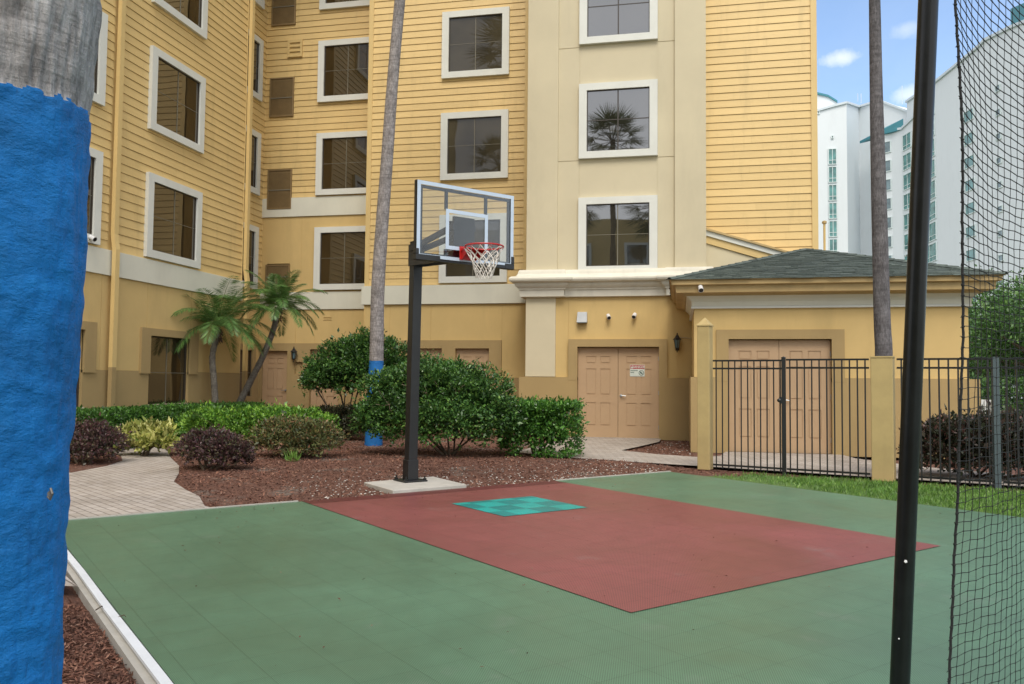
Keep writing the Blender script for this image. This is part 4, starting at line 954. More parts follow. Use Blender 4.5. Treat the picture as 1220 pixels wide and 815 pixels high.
for j in range(len(zs)):
    strand([V[i][j] for i in range(NC)], .0020)
    for i in range(1, min(NC, 34)):      # knots
        p = V[i][j]; k = len(mb.v); r = .0040
        mb.v += [(p.x+r, p.y, p.z), (p.x-r, p.y, p.z), (p.x, p.y+r, p.z), (p.x, p.y-r, p.z), (p.x, p.y, p.z+r), (p.x, p.y, p.z-r)]
        for f_ in ((0, 2, 4), (2, 1, 4), (1, 3, 4), (3, 0, 4), (2, 0, 5), (1, 2, 5), (3, 1, 5), (0, 3, 5)): mb.f.append([k+q for q in f_]); mb.m.append(0)
mb.build('mesh', M['netblack'], netT)
mb = MB(); zz = np.arange(.03, ztop+.02, .02)
mb.tube([epos(z)+Vector((.0012*math.sin(z*60), 0, 0)) for z in zz], .0052, 7)
for z in zs:
    p = epos(z); a = random.uniform(-.01, .008); mb.tube([p, p-nd*random.uniform(.012, .024)+Vector((0, 0, a))], .0016, 4)
    mb.lathe(p, [(.003, -.006), (.0075, -.002), (.0075, .002), (.003, .006)], 6)
mb.build('edge_rope', M['netblack'], netT)

# ================================================================= TREES AND PALMS
# foreground painted trunk
M['blue_trunk'] = trunk_mat('painted_palm_bark', 0.0, (.30, .28, .26), (.008, .155, .52), .035, 1.0)
def fore_trunk():
    cs = [(-1, -160), (-3, 0), (-15, 110), (-20, 200), (-22, 300), (-30, 390), (-38, 480), (-43, 560), (-46, 642), (-50, 757), (-52, 815)]
    D = 1.22; pts = [at(x_, y_, D) for x_, y_ in cs]
    dirn = pts[-1]-pts[-3]; g = pts[-1]+dirn*((pts[-1].z+.1)/-dirn.z); pts.append(g); up = pts[0]+(pts[0]-pts[2])*1.0; pts.insert(0, up)
    pts = pts[::-1]; zpv = at(0, 84, D-.145).z
    base = Vector((g.x, g.y, 0))
    t = thing('palm_tree', base, 'thick palm trunk painted bright blue, close at the left edge', 'tree')
    zp = zpv
    M['blue_trunk'] = trunk_mat('painted_palm_bark', zp, (.30, .285, .27), (.006, .14, .50), .05, 1.0)
    # dense surface
    zs_ = np.concatenate([np.arange(0, zp-.045, .007), np.arange(zp-.045, zp+.045, .003), np.arange(zp+.045, pts[-1].z, .007)]); seg = 210; V = []; cz = [p.z for p in pts]; cx = [p.x for p in pts]; cy = [p.y for p in pts]
    th = np.linspace(0, 2*PI, seg, endpoint=False)
    from mathutils import noise as mn
    for z in zs_:
        x_ = np.interp(z, cz, cx); y_ = np.interp(z, cz, cy)
        for a in th:
            ca, sa = math.cos(a), math.sin(a)
            nlow = mn.noise(Vector((ca*1.5, sa*1.5, z*2.5)))*.005 + mn.noise(Vector((ca*3, sa*3, z*13)))*.0035+mn.noise(Vector((ca*9, sa*9, z*42)))*.0022
            fib = mn.noise(Vector((ca*26, sa*26, z*4)))*.003+mn.noise(Vector((ca*30, sa*30, z*16)))*.0025
            w = mn.noise(Vector((ca*2, sa*2, 3)))*.012+mn.noise(Vector((ca*15, sa*15, 9)))*.008
            pnt = z < zp+w
            r = .136+nlow+(fib*.5+.0035+mn.noise(Vector((ca*5, sa*5, z*30)))*.003 if pnt else fib*1.3)
            V.append((x_+ca*r, y_+sa*r, z))
    n = len(zs_); Fc = [[i*seg+j, i*seg+(j+1) % seg, (i+1)*seg+(j+1) % seg, (i+1)*seg+j] for i in range(n-1) for j in range(seg)]
    me = bpy.data.meshes.new('trunk'); me.from_pydata(V, [], Fc)
    # paint mask as a per-face material choice that follows the same ragged edge as the relief
    barkm = trunk_mat('grey_palm_bark', None, (.42, .40, .385), (0, 0, 0), 0, 1.0); bluem = trunk_mat('blue_painted_bark', 99, (.3, .3, .3), (.0015, .165, .49), 0, .95)
    me.materials.append(barkm); me.materials.append(bluem)
    mi = []
    for i in range(n-1):
        for j in range(seg):
            a = th[j]+PI/seg; ca, sa = math.cos(a), math.sin(a); w = mn.noise(Vector((ca*2, sa*2, 3)))*.012+mn.noise(Vector((ca*15, sa*15, 9)))*.008
            mi.append(1 if zs_[i] < zp+w else 0)
    me.polygons.foreach_set('material_index', mi); me.polygons.foreach_set('use_smooth', [True]*len(Fc))
    o = bpy.data.objects.new('trunk', me); col.objects.link(o); put(o, t)
    # small metal hook screwed into the trunk
    c = at(60, 588, D-.095); mb = MB(); v = -ray(60, 588).normalized()
    mb.lathe(c-v*.02, [(.0025, 0), (.0025, .024), (.004, .025), (.004, .028)], 8, v)
    mb.tube([c+v*.01+Vector((0, 0, .007)), c+v*.012+Vector((.003, 0, .0)), c+v*.012+Vector((0, 0, -.008)), c+v*.010+Vector((-.004, 0, -.004))], .0018, 6); mb.build('hook', M['dullsteel'], t)
    return base
fb = fore_trunk()

def trunk_mesh(pts, rad, mat, parent, seg=18, ring=.0, name='trunk'):
    P_ = []; R_ = []
    for (p, q), (a, b) in zip(zip(pts, pts[1:]), zip(rad, rad[1:])):
        n = max(2, int((q-p).length/.05))
        for i in range(n): P_.append(p.lerp(q, i/n)); R_.append((a+(b-a)*i/n)*(1+random.uniform(-ring, ring)))
    P_.append(pts[-1]); R_.append(rad[-1]); mb = MB(); mb.tube(P_, R_, seg); return mb.build(name, mat, parent, smooth=True)
def smooth_pts(pts, n=6):
    out = []
    for i in range(len(pts)-1):
        p0, p1, p2, p3 = pts[max(i-1, 0)], pts[i], pts[i+1], pts[min(i+2, len(pts)-1)]
        for k in range(n):
            t = k/n; out.append(.5*((2*p1)+(p2-p0)*t+(2*p0-5*p1+4*p2-p3)*t*t+(3*p1-p0-3*p2+p3)*t**3))
    out.append(pts[-1]); return out
def frond_leaflets(base, dirv, length, droop, nl, ll, lw, spread=.9, hang=.35):
    """returns rachis points + arrays of leaflets"""
    d = Vector(dirv).normalized(); pts = []; p = Vector(base); n = 14; st = length/n
    for i in range(n+1):
        pts.append(p.copy()); d = (d+Vector((0, 0, -droop/n*(1+i*.12)))).normalized(); p = p+d*st
    pos, dr, nm, LL, WW = [], [], [], [], []
    side_sw = random.uniform(-.15, .15)
    for k in range(nl):
        f_ = .10+.90*(k+random.random()*.6)/nl; ii = min(int(f_*n), n-1); a = pts[ii].lerp(pts[ii+1], f_*n-ii); t = (pts[ii+1]-pts[ii]).normalized()
        s = t.cross(Vector((0, 0, 1))); s = s.normalized() if s.length > .01 else Vector((1, 0, 0)); up = s.cross(t)
        for sg_ in (-1, 1):
            dd = (s*sg_*spread+t*(.55+.5*f_)+up*(.15-random.uniform(0, .25))+Vector((0, 0, -hang*random.uniform(.5, 1.5)))+s*side_sw).normalized()
            l = ll*(math.sin(PI*min(1, .18+.78*f_)))**.6*random.uniform(.8, 1.1)
            pos.append(a); dr.append(dd); nm.append(up+Vector((random.gauss(0, .4), random.gauss(0, .4), random.gauss(0, .4)))); LL.append(l); WW.append(lw*random.uniform(.8, 1.2))
    return pts, pos, dr, nm, LL, WW
def date_palm(base, ctrl, rad, crownr, label, seed):
    random.seed(seed); t = thing('date_palm', base, label, 'palm tree', 'small date palms against the left wing')
    barkm = trunk_mat('date_palm_bark_%d' % seed, None, (.20, .18, .15), (0, 0, 0), 0, 1, 12)
    trunk_mesh(smooth_pts(ctrl), [rad[0]+(rad[1]-rad[0])*i/(len(smooth_pts(ctrl))-1) for i in range(len(smooth_pts(ctrl)))], barkm, t, 14, .06)
    top = ctrl[-1]; axis = (ctrl[-1]-ctrl[-2]).normalized()
    A_ = [[], [], [], [], []]; mb = MB(); nf = 30
    for k in range(nf):
        az = k*2.399+random.uniform(-.2, .2); f_ = k/nf; el = 1.15-1.35*f_+random.uniform(-.12, .12)
        d = Vector((math.cos(az)*math.cos(el), math.sin(az)*math.cos(el), math.sin(el)))+axis*.25
        L_ = crownr*random.uniform(.85, 1.1)*(.8 if f_ < .12 else 1)
        pts, *arr = frond_leaflets(top+Vector((0, 0, .05)), d, L_, .62+.45*f_, 105, crownr*.26, .0105)
        mb.tube(pts, [.010*(1-.8*i/len(pts)) for i in range(len(pts))], 5)
        for q, r_ in zip(A_, arr): q += r_
    mb.build('frond_stems', leaf_mat('palm_rachis', [(0, (.14, .18, .05)), (1, (.2, .24, .08))]), t)
    pos, dr, nm = (np.array([tuple(v) for v in q]) for q in A_[:3])
    leaf_mesh('fronds', pos, unit(dr), unit(nm), np.array(A_[3]), np.array(A_[4]), M['leaf_palm'], t)
    mb = MB()
    for _ in range(26):
        a = random.uniform(0, 2*PI); h = random.uniform(-.35, .05); c = top+Vector((math.cos(a)*.07, math.sin(a)*.07, h)); mb.tube([c, c+Vector((math.cos(a)*.07, math.sin(a)*.07, -.09))], [.02, .005], 5)
    mb.build('old_leaf_bases', plain('dry_palm_fibre_%d' % seed, (.09, .05, .035), .9, .3, 12), t)
def pt_at_Y(x_, y_, Y): v = ray(x_, y_); return Vector((0, 0, CAMH))+v*(Y/v.y)
y1, y2 = 18.6, 19.6
b1 = pt_at_Y(257, 490, y1); b1g = Vector((b1.x+.03, y1, 0)); b2 = pt_at_Y(283, 486, y2); b2g = Vector((b2.x-.12, y2, 0))
date_palm(b1g, [b1g, b1, pt_at_Y(255, 455, y1), pt_at_Y(253, 425, y1), pt_at_Y(258, 402, y1), pt_at_Y(259, 390, y1)], (.085, .07), 1.68, 'upright small date palm with drooping fronds before the left wing', 3)
date_palm(b2g, [b2g, b2, pt_at_Y(298, 455, y2), pt_at_Y(313, 425, y2), pt_at_Y(326, 392, y2), pt_at_Y(331, 366, y2)], (.095, .07), 1.30, 'leaning small date palm with a slanted trunk before the narrow door', 4)

# tall palms
def fan_crown(top, n, rl, parent, seed):
    random.seed(seed); pos, dr, nm, LL, WW = [], [], [], [], []; mb = MB()
    for k in range(n):
        az = k*2.399; el = 1.3-2.4*k/n+random.uniform(-.1, .1); d = Vector((math.cos(az)*math.cos(el), math.sin(az)*math.cos(el), math.sin(el))); hub = top+d*rl*.55; mb.tube([top, hub], .018, 5)
        s = d.cross(Vector((0, 0, 1))); s = s.normalized() if s.length > .01 else Vector((1, 0, 0)); up = s.cross(d)
        for j in range(34):
            a = (j/33-.5)*3.6; q = (d*math.cos(a)+s*math.sin(a)).normalized()
            pos.append(hub); dr.append((q+Vector((0, 0, -.18*random.random()))).normalized()); nm.append(up); LL.append(rl*.55*random.uniform(.85, 1.05)*(1 if abs(a) < 1.3 else .8)); WW.append(.055)
    mb.build('leaf_stems', M['bark_dark'], parent)
    leaf_mesh('crown', np.array([tuple(v) for v in pos]), unit(np.array([tuple(v) for v in dr])), unit(np.array([tuple(v) for v in nm])), np.array(LL), np.array(WW), M['leaf_fan'], parent)
YP = 16.1
cp = [(445, 533), (446, 480), (448.5, 430), (450, 350), (455, 270), (460, 205), (466, 120), (471, 60), (476.5, 0), (482, -60)]
pts = [pt_at_Y(x_, y_, YP) for x_, y_ in cp]; pts[0].z = 0; up = pts[-1]+(pts[-1]-pts[-2])*2.2; pts.append(up)
rad = [.19, .165, .15, .142, .135, .13, .122, .118, .114, .112, .11]
tall = thing('palm_tree', pts[0], 'tall slender palm trunk with a blue painted foot behind the hoop', 'palm tree')
ss = smooth_pts(pts); zpaint = pt_at_Y(448, 430, YP).z
M['palm_paint'] = trunk_mat('tall_palm_bark', zpaint, (.27, .25, .24), (.012, .14, .42), .06, .8, 9)
trunk_mesh(ss, list(np.interp(np.linspace(0, len(rad)-1, len(ss)), range(len(rad)), rad)), M['palm_paint'], tall, 20, .015)
fan_crown(up, 34, 1.9, tall, 5)
YQ = 13.75
cq = [(1053, 560), (1053, 427), (1051, 380), (1047, 230), (1044, 110), (1042, 0), (1040.5, -60)]
pts = [pt_at_Y(x_, y_, YQ) for x_, y_ in cq]; pts[0].z = 0; up2 = pts[-1]+(pts[-1]-pts[-2])*2; pts.append(up2)
bt = thing('palm_tree', pts[0], 'bare grey brown palm trunk rising behind the flat topped post', 'palm tree')
ss = smooth_pts(pts); rad = [.145, .13, .125, .115, .098, .086, .08, .075]
trunk_mesh(ss, list(np.interp(np.linspace(0, len(rad)-1, len(ss)), range(len(rad)), rad)), trunk_mat('smooth_palm_bark', None, (.125, .118, .122), (0, 0, 0), 0, .35, 5), bt, 20, .006)
fan_crown(up2, 26, 1.7, bt, 6)

# ---- shrubs
def shrub(name, base, lobes, n, leafL, leafW, mat, label, cat='shrub', group=None, stems=5, box=None, up=.35, part='foliage', fillf=.55, stem_h=None, bare=0, core=True, clump=.10):
    """lobes: (cx,cy,cz,rx,ry,rz) relative to base"""
    t = thing(name, base, label, cat, group); B_ = np.array([base[0], base[1], base[2]])
    vol = np.array([l[3]*l[4]+l[4]*l[5]+l[3]*l[5] for l in lobes]); cnt = (n*vol/vol.sum()).astype(int)
    Ps, Ds, Is = [], [], []
    for l, k in zip(lobes, cnt):
        R3 = np.array(l[3:6]); ctr = np.array(l[0:3]); ph = RNG.uniform(0, 6, 3)
        ns = max(12, k//45); sd_ = unit(RNG.normal(0, 1, (ns, 3))); sd_[:, 2] = np.where(sd_[:, 2] < -.5, -sd_[:, 2], sd_[:, 2]); sd_ = unit(sd_)
        if box is not None:     # clipped hedge: spread over a soft box
            fc = RNG.integers(0, 4, ns); q = RNG.uniform(-1, 1, (ns, 3)); q[:, 2] = np.where(fc <= 1, RNG.uniform(.93, 1.0, ns), q[:, 2]); q[:, 0] = np.where(fc == 2, RNG.uniform(.92, 1.0, ns)*np.sign(q[:, 0]), q[:, 0]); 
            if box == 'y': q[:, 1] = np.where(fc == 3, -.97, q[:, 1])
            else: q[:, 0] = np.where(fc == 3, .97, q[:, 0])
            sp_ = q; sd_ = unit(np.where(np.abs(q) > .9, q, q*.2))
        else:
            lump = 1+.10*np.sin(sd_[:, 0]*5+ph[0])*np.sin(sd_[:, 1]*5+ph[1])+.07*np.sin(sd_[:, 2]*7+ph[2]+sd_[:, 0]*6)
            sp_ = sd_*(lump*RNG.uniform(.84, 1.02, ns))[:, None]
        idx = RNG.integers(0, ns, k); inner = RNG.uniform(0, 1, k) < .28; jit = RNG.normal(0, 1, (k, 3))*(clump*np.minimum(1, .5/R3))
        p = sp_[idx]*np.where(inner, RNG.uniform(.25, .9, k), 1)[:, None]+jit*np.where(inner, 2.2, 1)[:, None]
        d = sd_[idx]+RNG.normal(0, .25, (k, 3)); d = unit(d)
        p = p*R3+ctr; Is.append(inner)
        Ps.append(p); Ds.append(d)
    p = np.concatenate(Ps); d = np.concatenate(Ds)
    # drop leaves deep inside another lobe
    keep = p[:, 2] > .02
    big = np.where(np.concatenate(Is), 1.7, 1.0)[keep]; p, d = p[keep], d[keep]; k = len(p)
    dr = unit(d*.7+RNG.normal(0, .55, (k, 3))+np.array([0, 0, up])); nm = unit(RNG.normal(0, .6, (k, 3))+np.array([0, 0, .9])+d*.6)
    leaf_mesh(part, p+B_, dr, nm, big*leafL*RNG.uniform(.7, 1.25, k), big*leafW*RNG.uniform(.7, 1.25, k), mat, t, fold=.12)
    if stems:
        mb = MB(); h = stem_h or lobes[0][2]
        for i in range(stems):
            a = 2*PI*i/stems+random.random(); l = lobes[i % len(lobes)]; q = Vector((l[0]+math.cos(a)*l[3]*.45, l[1]+math.sin(a)*l[4]*.45, l[2])); s = Vector((math.cos(a)*.06, math.sin(a)*.06, -.02)); b_ = Vector(base)
            m_ = s.lerp(q, .5)+Vector((random.uniform(-.08, .08), random.uniform(-.08, .08), 0)); mb.tube([b_+s, b_+m_, b_+q], [.022, .017, .010], 6)
            for _ in range(3):
                e = q+Vector((random.gauss(0, l[3]*.4), random.gauss(0, l[4]*.4), abs(random.gauss(0, l[5]*.5)))); mb.tube([b_+m_.lerp(q, random.random()), b_+e], [.008, .003], 5)
        mb.build('stems', M['bark_dark'], t)
    if bare:
        b_ = Vector(base); tw = plain('dry_twig', (.32, .25, .18), .9)
        for i in range(bare):
            mb = MB(); l = random.choice(lobes[:3]); a = random.uniform(-2.6, -.5); el = random.uniform(-.2, .7); dd = Vector((math.cos(a)*math.cos(el)*l[3], math.sin(a)*math.cos(el)*l[4], math.sin(el)*l[5])); c = Vector(l[:3]); s = c+dd*.75; e = c+dd*1.03+Vector((random.gauss(0, .12), 0, random.gauss(0.05, .12)))
            mb.tube([b_+s, b_+s.lerp(e, .5)+Vector((random.gauss(0, .04), 0, random.gauss(0, .04))), b_+e], [.008, .006, .003], 5); mb.build('bare_twig', tw, t)
    return t
G = lambda x_, y_: tuple(gnd(x_, y_))
def bz(p, dz=0): return (p[0], p[1], dz)
# round shrub left of the tall palm (stems visible)
shrub('round_shrub', (-7.55, 17.6, 0), [(.1, 0, 1.75, .78, .7, .62), (-.45, 0, 1.45, .65, .6, .55), (.55, .1, 2.0, .55, .5, .52), (.4, -.1, 1.45, .75, .6, .6), (-.62, -.1, 1.38, .38, .42, .36), (1.1, 0, 1.7, .6, .5, .6)], 22000, .068, .034, M['leaf_green'], 'round glossy green shrub on bare stems left of the tall palm', stems=7, up=.1)
# big sprawling shrub
shrub('broad_shrub', (-4.15, 14.5, 0), [(-.35, 0, 1.05, .95, .8, .74), (.35, 0, .92, .95, .8, .72), (-.95, -.1, .75, .62, .6, .62), (.85, 0, .66, .50, .55, .50), (-.2, -.35, .55, 1.15, .6, .48), (-.70, .1, 1.32, .45, .5, .42), (.05, .1, 1.38, .42, .5, .36), (-1.25, -.1, 1.05, .42, .5, .50), (-1.35, -.35, .62, .38, .4, .42)], 46000, .060, .031, M['leaf_green'], 'broad glossy green shrub with dry twigs behind the hoop pole', stems=8, up=.15, bare=16)
shrub('low_hedge', (-2.62, 15.0, 0), [(.08, 0, .50, .70, .5, .47)], 15000, .055, .031, M['leaf_bush'], 'low boxy bright green bush at the right end of the mulch bed by the path', stems=5, up=.2, box='y', clump=.09)
shrub('bright_hedge', (-8.9, 15.3, 0), [(-.5, 0, .40, .85, .65, .36), (.4, .2, .42, .9, .65, .37), (1.15, .5, .42, .75, .6, .34)], 20000, .058, .032, M['leaf_bright'], 'bright green mounded hedge behind the burgundy and bronze shrubs', 'hedge', stems=4, up=.5)
shrub('clipped_hedge', (-11.35, 16.6, 0), [(.35, -1.9, .38, .55, 2.2, .36), (.2, 1.2, .38, .50, 2.0, .36)], 52000, .048, .026, M['leaf_hedge'], 'long clipped dark green hedge along the foot of the left wing', 'hedge', box=True, stems=6, up=.3, clump=.07)
shrub('low_hedge', (-9.4, 18.9, 0), [(0, 0, .36, .6, .5, .32), (.8, .1, .36, .7, .5, .32), (1.6, .2, .38, .6, .5, .34)], 7000, .05, .028, M['leaf_hedge'], 'narrow dark green hedge strip below the recessed doors', 'hedge', stems=4, up=.4)
shrub('burgundy_shrub', bz(G(100, 556)), [(0, .25, .34, .40, .50, .32), (-.5, .3, .34, .5, .5, .32), (.12, .1, .27, .28, .35, .27)], 9500, .045, .023, M['leaf_purple'], 'burgundy shrub beside the blue trunk, left of the yellow plant', stems=5, up=.35)
shrub('variegated_shrub', bz(G(170, 545)), [(0, .1, .29, .42, .35, .26), (-.3, .1, .30, .28, .3, .26), (.32, .1, .29, .30, .3, .26), (.1, .1, .44, .2, .2, .16)], 3600, .085, .040, M['leaf_yellow'], 'yellow and cream variegated shrub at the path bend', stems=5, up=.5)
shrub('burgundy_shrub', bz(G(246, 563)), [(0, .15, .31, .46, .42, .29), (-.2, .1, .34, .30, .32, .25), (.28, .15, .27, .34, .34, .25)], 9000, .043, .022, M['leaf_purple'], 'burgundy shrub at the tip of the mulch bed right of the path', stems=5, up=.35)
shrub('bronze_shrub', bz(G(347, 548)), [(0, .2, .36, .68, .55, .34), (-.42, .15, .34, .40, .45, .31), (.42, .2, .33, .42, .45, .30), (0, .0, .26, .6, .45, .25)], 13000, .046, .024, M['leaf_mixed'], 'low bronze green shrub with reddish tips in the mulch bed', stems=5, up=.35)
shrub('olive_shrub', bz(G(408, 527)), [(0, .3, .40, .80, .55, .36), (-.5, .35, .42, .45, .45, .33), (.45, .25, .38, .45, .5, .36)], 11000, .055, .028, M['leaf_dark'], 'dark olive shrub beside the blue foot of the palm', stems=5, up=.3)
shrub('maroon_hedge', (4.35, 13.5, 0), [(-.35, 0, .42, .55, .5, .46), (.35, -.1, .46, .62, .5, .52), (1.2, -.4, .45, .8, .55, .50), (2.2, -.8, .44, .8, .55, .48)], 34000, .06, .032, M['leaf_maroon'], 'dark maroon and green hedge behind the black fence at the right edge', 'hedge', stems=6, up=.3)
shrub('grass_tuft', bz(G(352, 552)), [(0, -.12, .06, .10, .06, .06)], 160, .10, .008, M['grassblade'], 'small grass tuft in the mulch below the bronze shrub', 'grass tuft', stems=0, up=1.6)
shrub('grass_tuft', bz(G(470, 520)), [(0, 0, .1, .1, .1, .1)], 60, .10, .03, M['leaf_bright'], 'bright leafy sprig beside the blue foot of the palm', 'plant', stems=0, up=1)

# background trees to the right
def bg_tree(base, h, r, n, label, seed, leaf=.16):
    random.seed(seed); t = thing('leafy_tree', base, label, 'tree', 'trees beyond the outbuilding')
    b_ = Vector(base); tk = MB(); tk.tube([b_, b_+Vector((.1, 0, h*.35)), b_+Vector((.2, .1, h*.6))], [r*.10, r*.07, r*.04], 10); lob = []
    for k in range(9):
        a = k*2.4; q = b_+Vector((math.cos(a)*r*.6, math.sin(a)*r*.6, h*(.38+.055*k))); tk.tube([b_+Vector((.1, 0, h*.3)), (b_+Vector((.1, 0, h*.3))).lerp(q, .6)+Vector((0, 0, .2)), q], [r*.04, r*.025, .02], 6); lob.append((q, r*random.uniform(.38, .52)))
    lob.append((b_+Vector((0, 0, h*.85)), r*.5))
    tk.build('trunk', M['bark_dark'], t); Ps = []; Ds = []
    for q, rr in lob:
        k = n//len(lob); nsub = 26; subs = unit(RNG.normal(0, 1, (nsub, 3)))*rr*RNG.uniform(.5, 1.0, (nsub, 1)); idx = RNG.integers(0, nsub, k)
        p = subs[idx]+RNG.normal(0, rr*.17, (k, 3)); Ps.append(p+np.array(q)); Ds.append(unit(p))
    p = np.concatenate(Ps); d = np.concatenate(Ds); k = len(p)
    leaf_mesh('crown', p, unit(d+RNG.normal(0, .8, (k, 3))), unit(RNG.normal(0, .5, (k, 3))+np.array([0, 0, 1])), leaf*RNG.uniform(.7, 1.3, k), leaf*.5*RNG.uniform(.7, 1.3, k), M['leaf_tree'], t)
for (px, D_, h, r, lab) in ((1180, 34, 5.5, 3.2, 'bushy green tree just right of the outbuilding, behind the net'), (1250, 30, 5.4, 2.8, 'green tree cut off by the right edge behind the net'), (1225, 44, 6.6, 3.6, 'farther green tree filling the gap beside the white tower'), (1150, 46, 5.0, 2.8, 'farther green tree partly hidden by the outbuilding corner')):
    p = at(px, 455, D_); bg_tree((p.x, p.y, 0), h, r, 15000, lab, px)
p = at(1205, 455, 24); shrub('hedge_row', (p.x, p.y, 0), [(-1.2, 0, .8, 1.3, .7, .8), (.8, 0, .9, 1.3, .7, .85), (2.8, 0, .85, 1.4, .7, .85)], 9000, .10, .05, M['leaf_tree'], 'green hedge row under the trees at the far right', 'hedge', stems=4)
# white picket fence beyond the outbuilding
p, q = at(1160, 470, 23), at(1184, 470, 22.5); pk = thing('picket_fence', (p.x, p.y, 0), 'short white picket fence beyond the outbuilding corner', 'fence')
for z in (.35, .85):
    mb = MB(); rail(mb, Vector((p.x, p.y, 0)), Vector((q.x, q.y, 0)), z, .06, .03); mb.build('rail', M['white'], pk)
for i in range(6):
    c = p.lerp(q, (i+.5)/6); mb = MB(); mb.box((c.x-.035, c.y-.045, .05), (c.x+.035, c.y-.02, 1.02)); mb.build('picket', M['white'], pk)
# slim tan flue post behind the roof
p = at(982.5, 300, 24.5); q = at(982.5, 266, 24.5)
ps = thing('vent_post', (p.x, p.y, 0), 'slim tan post with a small cap standing behind the outbuilding roof', 'post')
mb = MB(); mb.tube([(p.x, p.y, 0), (p.x, p.y, q.z)], .035, 8); mb.build('shaft', M['corner'], ps); mb = MB(); mb.lathe((p.x, p.y, q.z), [(.07, 0), (.07, .06), (.02, .09)], 8); mb.build('cap', M['fascia'], ps)

# ================================================================= DISTANT WHITE HOTEL TOWERS
def plan(px, D): v = at(px, 455, D); return Vector((v.x, v.y, 0))
def ztop_(px, py, D): return at(px, py, D).z
def upar(a, b, px):   # parameter along a-b in plan where the photo column px falls
    r_ = ray(px, 455); dx, dy = r_.x, r_.y; ux, uy = (b-a).x, (b-a).y
    return (a.x*dy-a.y*dx)/(uy*dx-ux*dy)
def hotel_block(name, label, chain, back=6, mats=None, cap=None, line=None):
    """chain: (px, top py, depth)"""
    if line:      # keep the listed run of points on one straight wall
        i0, i1 = line; A0, B0 = plan(chain[i0][0], chain[i0][2]), plan(chain[i1][0], chain[i1][2])
        for i in range(i0+1, i1):
            u_ = upar(A0, B0, chain[i][0]); q_ = A0.lerp(B0, u_); chain[i] = (chain[i][0], chain[i][1], q_.dot(cd)+(-CAMH)*cd.z if False else (q_-Vector((0, 0, CAMH))).dot(cd)+CAMH*cd.z*0)
    P_ = [plan(x_, D_) for x_, y_, D_ in chain]; Z_ = [ztop_(x_, y_, D_) for x_, y_, D_ in chain]
    t = thing(name, P_[0], label, 'building', 'white high rise blocks')
    for i in range(len(P_)-1):
        mb = MB(); a, b = P_[i], P_[i+1]; fw = Vector((-(b.y-a.y), b.x-a.x, 0)).normalized()*back
        mb.box8([a, b, b+fw, a+fw, a+Vector((0, 0, Z_[i])), b+Vector((0, 0, Z_[i+1])), b+fw+Vector((0, 0, Z_[i+1])), a+fw+Vector((0, 0, Z_[i]))])
        mb.build('wall', M[mats[i]] if mats else M['hotelwhite'], t)
        mb = MB(); up_ = Vector((0, 0, .35)); n = Vector((b.y-a.y, -(b.x-a.x), 0)).normalized()*.25
        za, zc = Vector((0, 0, Z_[i]+.002)), Vector((0, 0, Z_[i+1]+.002))
        mb.box8([a+za+n, b+zc+n, b+zc-n, a+za-n, a+za+n+up_, b+zc+n+up_, b+zc-n+up_, a+za-n+up_]); mb.build('parapet', M[cap or 'hotelgrey'], t)
    return t, P_, Z_
def far_window(t, a, b, u0, u1, z0, z1, glass='pane_teal', div=1, rail_=True):
    n = Vector((b.y-a.y, -(b.x-a.x), 0)).normalized(); u = (b-a); f = F(a, u, n); L_ = u.length
    fr = .12/L_
    mb = MB(); mb.mi = 0; P = f.P
    def bx(a0, a1, q0, q1, d0, d1): fbox(mb, f, a0, a1, q0, q1, d0, d1)
    mb.mi = 1; bx(u0+fr, u1-fr, z0+.1, z1-.1, -.05, .06)
    mb.mi = 0
    bx(u0, u0+fr, z0, z1, 0, .14); bx(u1-fr, u1, z0, z1, 0, .14); bx(u0+fr, u1-fr, z0, z0+.1, 0, .14); bx(u0+fr, u1-fr, z1-.1, z1, 0, .14)
    for k in range(1, div+1):
        c = u0+(u1-u0)*k/(div+1); bx(c-fr*.35, c+fr*.35, z0+.1, z1-.1, .061, .12)
    if rail_: bx(u0+fr, u1-fr, z0+(z1-z0)*.26, z0+(z1-z0)*.26+.08, .0615, .11)
    mb.build('window', [M['trim_far'], M[glass]], t)
M['trim_far'] = plain('far_window_frame', (.62, .70, .70), .6)
def zrow(px, py, D): return at(px, py, D).z
# A: far left block
tA, P_, Z_ = hotel_block('hotel_tower', 'farthest white hotel block with curved teal roof edge beside the yellow wall', [(960, 106, 134), (978, 107, 133.5), (990, 110, 133), (1001, 117, 132.6)], cap='teal')
# B: folded block
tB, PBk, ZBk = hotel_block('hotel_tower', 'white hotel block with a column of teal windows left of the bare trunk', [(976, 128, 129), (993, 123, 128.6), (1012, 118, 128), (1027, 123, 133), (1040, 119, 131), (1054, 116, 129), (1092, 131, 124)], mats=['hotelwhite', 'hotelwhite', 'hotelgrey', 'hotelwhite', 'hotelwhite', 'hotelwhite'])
for k in range(12):
    y_ = 183+22*k; z = zrow(994, y_, 128.5); far_window(tB, PBk[0], PBk[2], upar(PBk[0], PBk[2], 989), upar(PBk[0], PBk[2], 999.5), z-1.3, z+1.3)
for (x_, y_) in ((994.5, 159), (978, 128)):
    z = zrow(x_, y_, 128.5); far_window(tB, PBk[0], PBk[2], upar(PBk[0], PBk[2], x_-1.6), upar(PBk[0], PBk[2], x_+1.6), z-.25, z+.25, 'pane_grey', 0, False)
